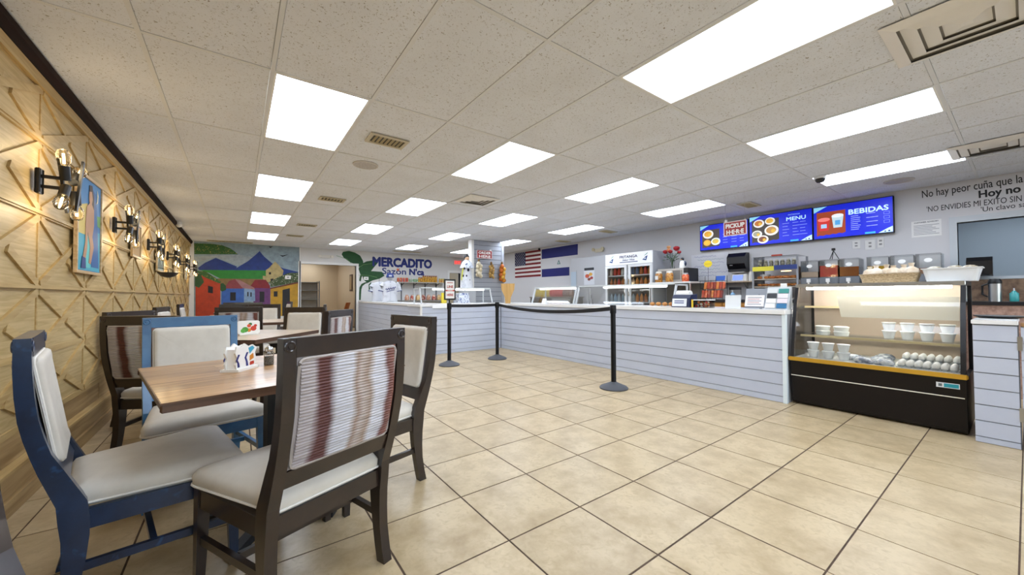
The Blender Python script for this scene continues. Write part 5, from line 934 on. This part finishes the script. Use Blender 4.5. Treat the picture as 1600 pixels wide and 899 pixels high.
# ---- sneeze guards and things on the far counters
def guard(loc, rz, x0, x1, t0, t1, lab):
    t = thing('sneeze_guard', lab, 'sneeze guard', loc, rz, 'counter sneeze guards'); z0 = .0
    for x in (x0, x1): part('post', M('guard_post', 'c9ccce', .35), t, bar((x, .025, .012), (x, .12, .3), .02, .03), bar((x, .1, .3), (x, .4, .3), .02, .02), bar((x, .39, .002), (x, .39, .3), .02, .02))
    part('top_shelf', glass('guard_glass', 'fcfdfd', .6), t, box(x0+.012, x1-.012, .1, .4, .312, .318)); part('shelf_edge', P('d3d7d6', .3), t, box(x0+.012, x1-.012, .088, .1, .306, .324)); part('front_glass', glass('guard_glass'), t, loft([[(x, .03, .02), (x, .034, .02), (x, .124, .3), (x, .12, .3)] for x in (x0+.015, x1-.015)])); part('light_tube', M('guard_tube', 'ffffff', .5, emit=6), t, mv(roty(cyl(0, 0, t0, t1, .014, 10), R(90)), 0, .16, .285)); part('tube_housing', P('e6e6e4', .4), t, box(t0, t1, .15, .19, .298, .305))
guard((4.78, 0, CT), RW, -5.9, -4.74, -5.8, -4.8, 'glass sneeze guard on the long counter nearer the corner')
guard((4.78, 0, CT), RW, -4.68, -2.86, -4.17, -3.03, 'glass sneeze guard on the long counter before the drinks cooler')
guard((0, 6.8, CT), 0, 2.84, 4.45, 3.13, 4.32, 'glass sneeze guard on the counter behind the belt posts')
t = thing('wooden_stand', 'light wood tapered stand on the counter corner', 'stand', (4.42, 6.2, CT), R(-30)); part('panel', M('light_wood', 'cfa768', .5, grain=('z', 24, 'b48a4c')), t, plate([(-.05, 0), (.05, 0), (.06, .12), (.13, .28), (.14, .4), (-.14, .4), (-.13, .28), (-.06, .12)], 0, .02)); part('back_leg', MC['light_wood'], t, bar((0, .02, .3), (0, .12, .005), .04, .015))
t = thing('snack_stand', 'dark low stand of snack bags behind the long counter', 'stand', (6.3, 7.05, 0), RW); part('body', P('4f4a42', .5), t, box(-.75, .75, 0, .4, 0, 1.05)); part('top', P('8a8276', .4), t, bbox(-.77, .77, -.02, .42, 1.05, 1.08)); part('white_front', P('b9b7b2', .5), t, rect(.1, .72, .7, 1.04, .001, .004))
for k in range(12):
    c, n = (('e0c22a', 'yellow') if k < 5 else ('c9382a', 'red') if k < 9 else ('8a6a5a', 'brown')); one('snack_bag', M('snackbag_'+c, c, .3, noise=(10, 'f0e6d0', .6, .7)), '%s snack bag on the dark stand, %s from the left' % (n, NTH[k] if k < 9 else ('tenth', 'eleventh', 'twelfth')[k-9]), 'snack bag', loft([[(x*w, y*d, z) for x, y in rrect(-.055, .055, -.03, .03, .01)] for w, d, z in ((1, .1, 0), (1, 1, .04), (1, 1.1, .1), (1, .6, .15), (1, .08, .18))]), loc=(6.45, 7.72-.118*k, 1.081), rz=RW, group='%s snack bags' % n)
one('paper_pack', P('d9c22a', .5), 'yellow packet standing behind the framed sign', 'packet', bbox(-.06, .06, -.02, .02, 0, .22, .008), loc=(3.55, 7.32, CT))
t = thing('ware_pile', 'pile of blue and white printed cloths on the counter', 'cloth pile', (3.98, 7.33, CT), .1)
for k in range(4): part('folded_cloth', M('printed_cloth', 'd3d8e2', .7, noise=(22, '4a5a96', .52, .6)), t, bbox(-.16+.01*k, .16-.008*k, -.1, .1, .055*k, .055*k+.05, .015))
one('menu_stand', P('e3e3e3', .4), 'white tent card on the counter before the belt', 'card', loft([[(x, -.04, 0), (x, 0, .1), (x, .04, 0)] for x in (-.05, .05)]), loc=(4.66, 5.35, CT), rz=RW)
one('napkin_tent', P('2a2a2e', .4), 'black wire tent stand on the long counter', 'stand', tube([(-.04, 0, 0.004), (0, 0, .16), (.04, 0, .004)], .008, 6), loc=(5.05, 4.55, CT), rz=RW)
for k in range(4): one('bread_roll', M('bread', 'c07a35', .5, noise=(20, 'd9a052', .45, .65)), 'golden bread roll under the right sneeze guard, %s from the left' % NTH[k], 'bread', ball(0, 0, .028, .04, 10, .7), loc=(5.0, 3.3-.1*k, CT), group='bread rolls under the sneeze guard', smooth=True)
# ---- alcove furniture
t = thing('side_chair', 'orange moulded chair in the tan alcove behind the doorway', 'chair', (2.98, 14.6, 0), R(58)); m_or = M('orange_plastic', 'b5622c', .4)
part('seat', m_or, t, loft([[(x*s, y*s, z) for x, y in rrect(-.22, .22, -.2, .22, .06)] for s, z in ((.85, .42), (1, .44), (1, .46), (.9, .462))])); part('backrest', m_or, t, loft([[(x, -.2-.12*(z-.46)/.42+.03*abs(x/.2)**2, z) for x in (-.2, -.1, 0, .1, .2)]+[(x, -.225-.12*(z-.46)/.42+.03*abs(x/.2)**2, z) for x in (.2, .1, 0, -.1, -.2)] for z in (.47, .6, .75, .84, .88)])); part('pedestal', m_blackm, t, cyl(0, 0, .04, .42, .03, 12)); part('base', m_blackm, t, bar((-.25, -.15, .02), (.25, .15, .02), .05, .035), bar((-.25, .15, .02), (.25, -.15, .02), .05, .035))
t = thing('metal_rack', 'grey metal shelving rack inside the alcove', 'rack', (1.6, 14.0, 0), 0)
for x in (0, .62):
    for y in (0, .4): part('post', P('6a6c72', .4), t, box(x-.015, x+.015, y-.015, y+.015, 0, 1.62))
for z in (.3, .65, 1.0, 1.3, 1.56): part('shelf', P('8b8780', .4), t, box(-.015, .635, -.015, .415, z, z+.025))
part('back_sheet', P('a59a8a', .5), t, box(0, .62, .39, .4, .3, 1.56))
t = thing('framed_picture', 'narrow dark framed picture on the tan alcove wall', 'picture', (3.448, 14.9, 1.3), RW); part('frame', P('4a2f1c', .5), t, rect(-.18, .18, 0, .62, 0, .03)); part('canvas', P('9a7a4a', .5), t, rect(-.12, .12, .06, .56, .03, .002))
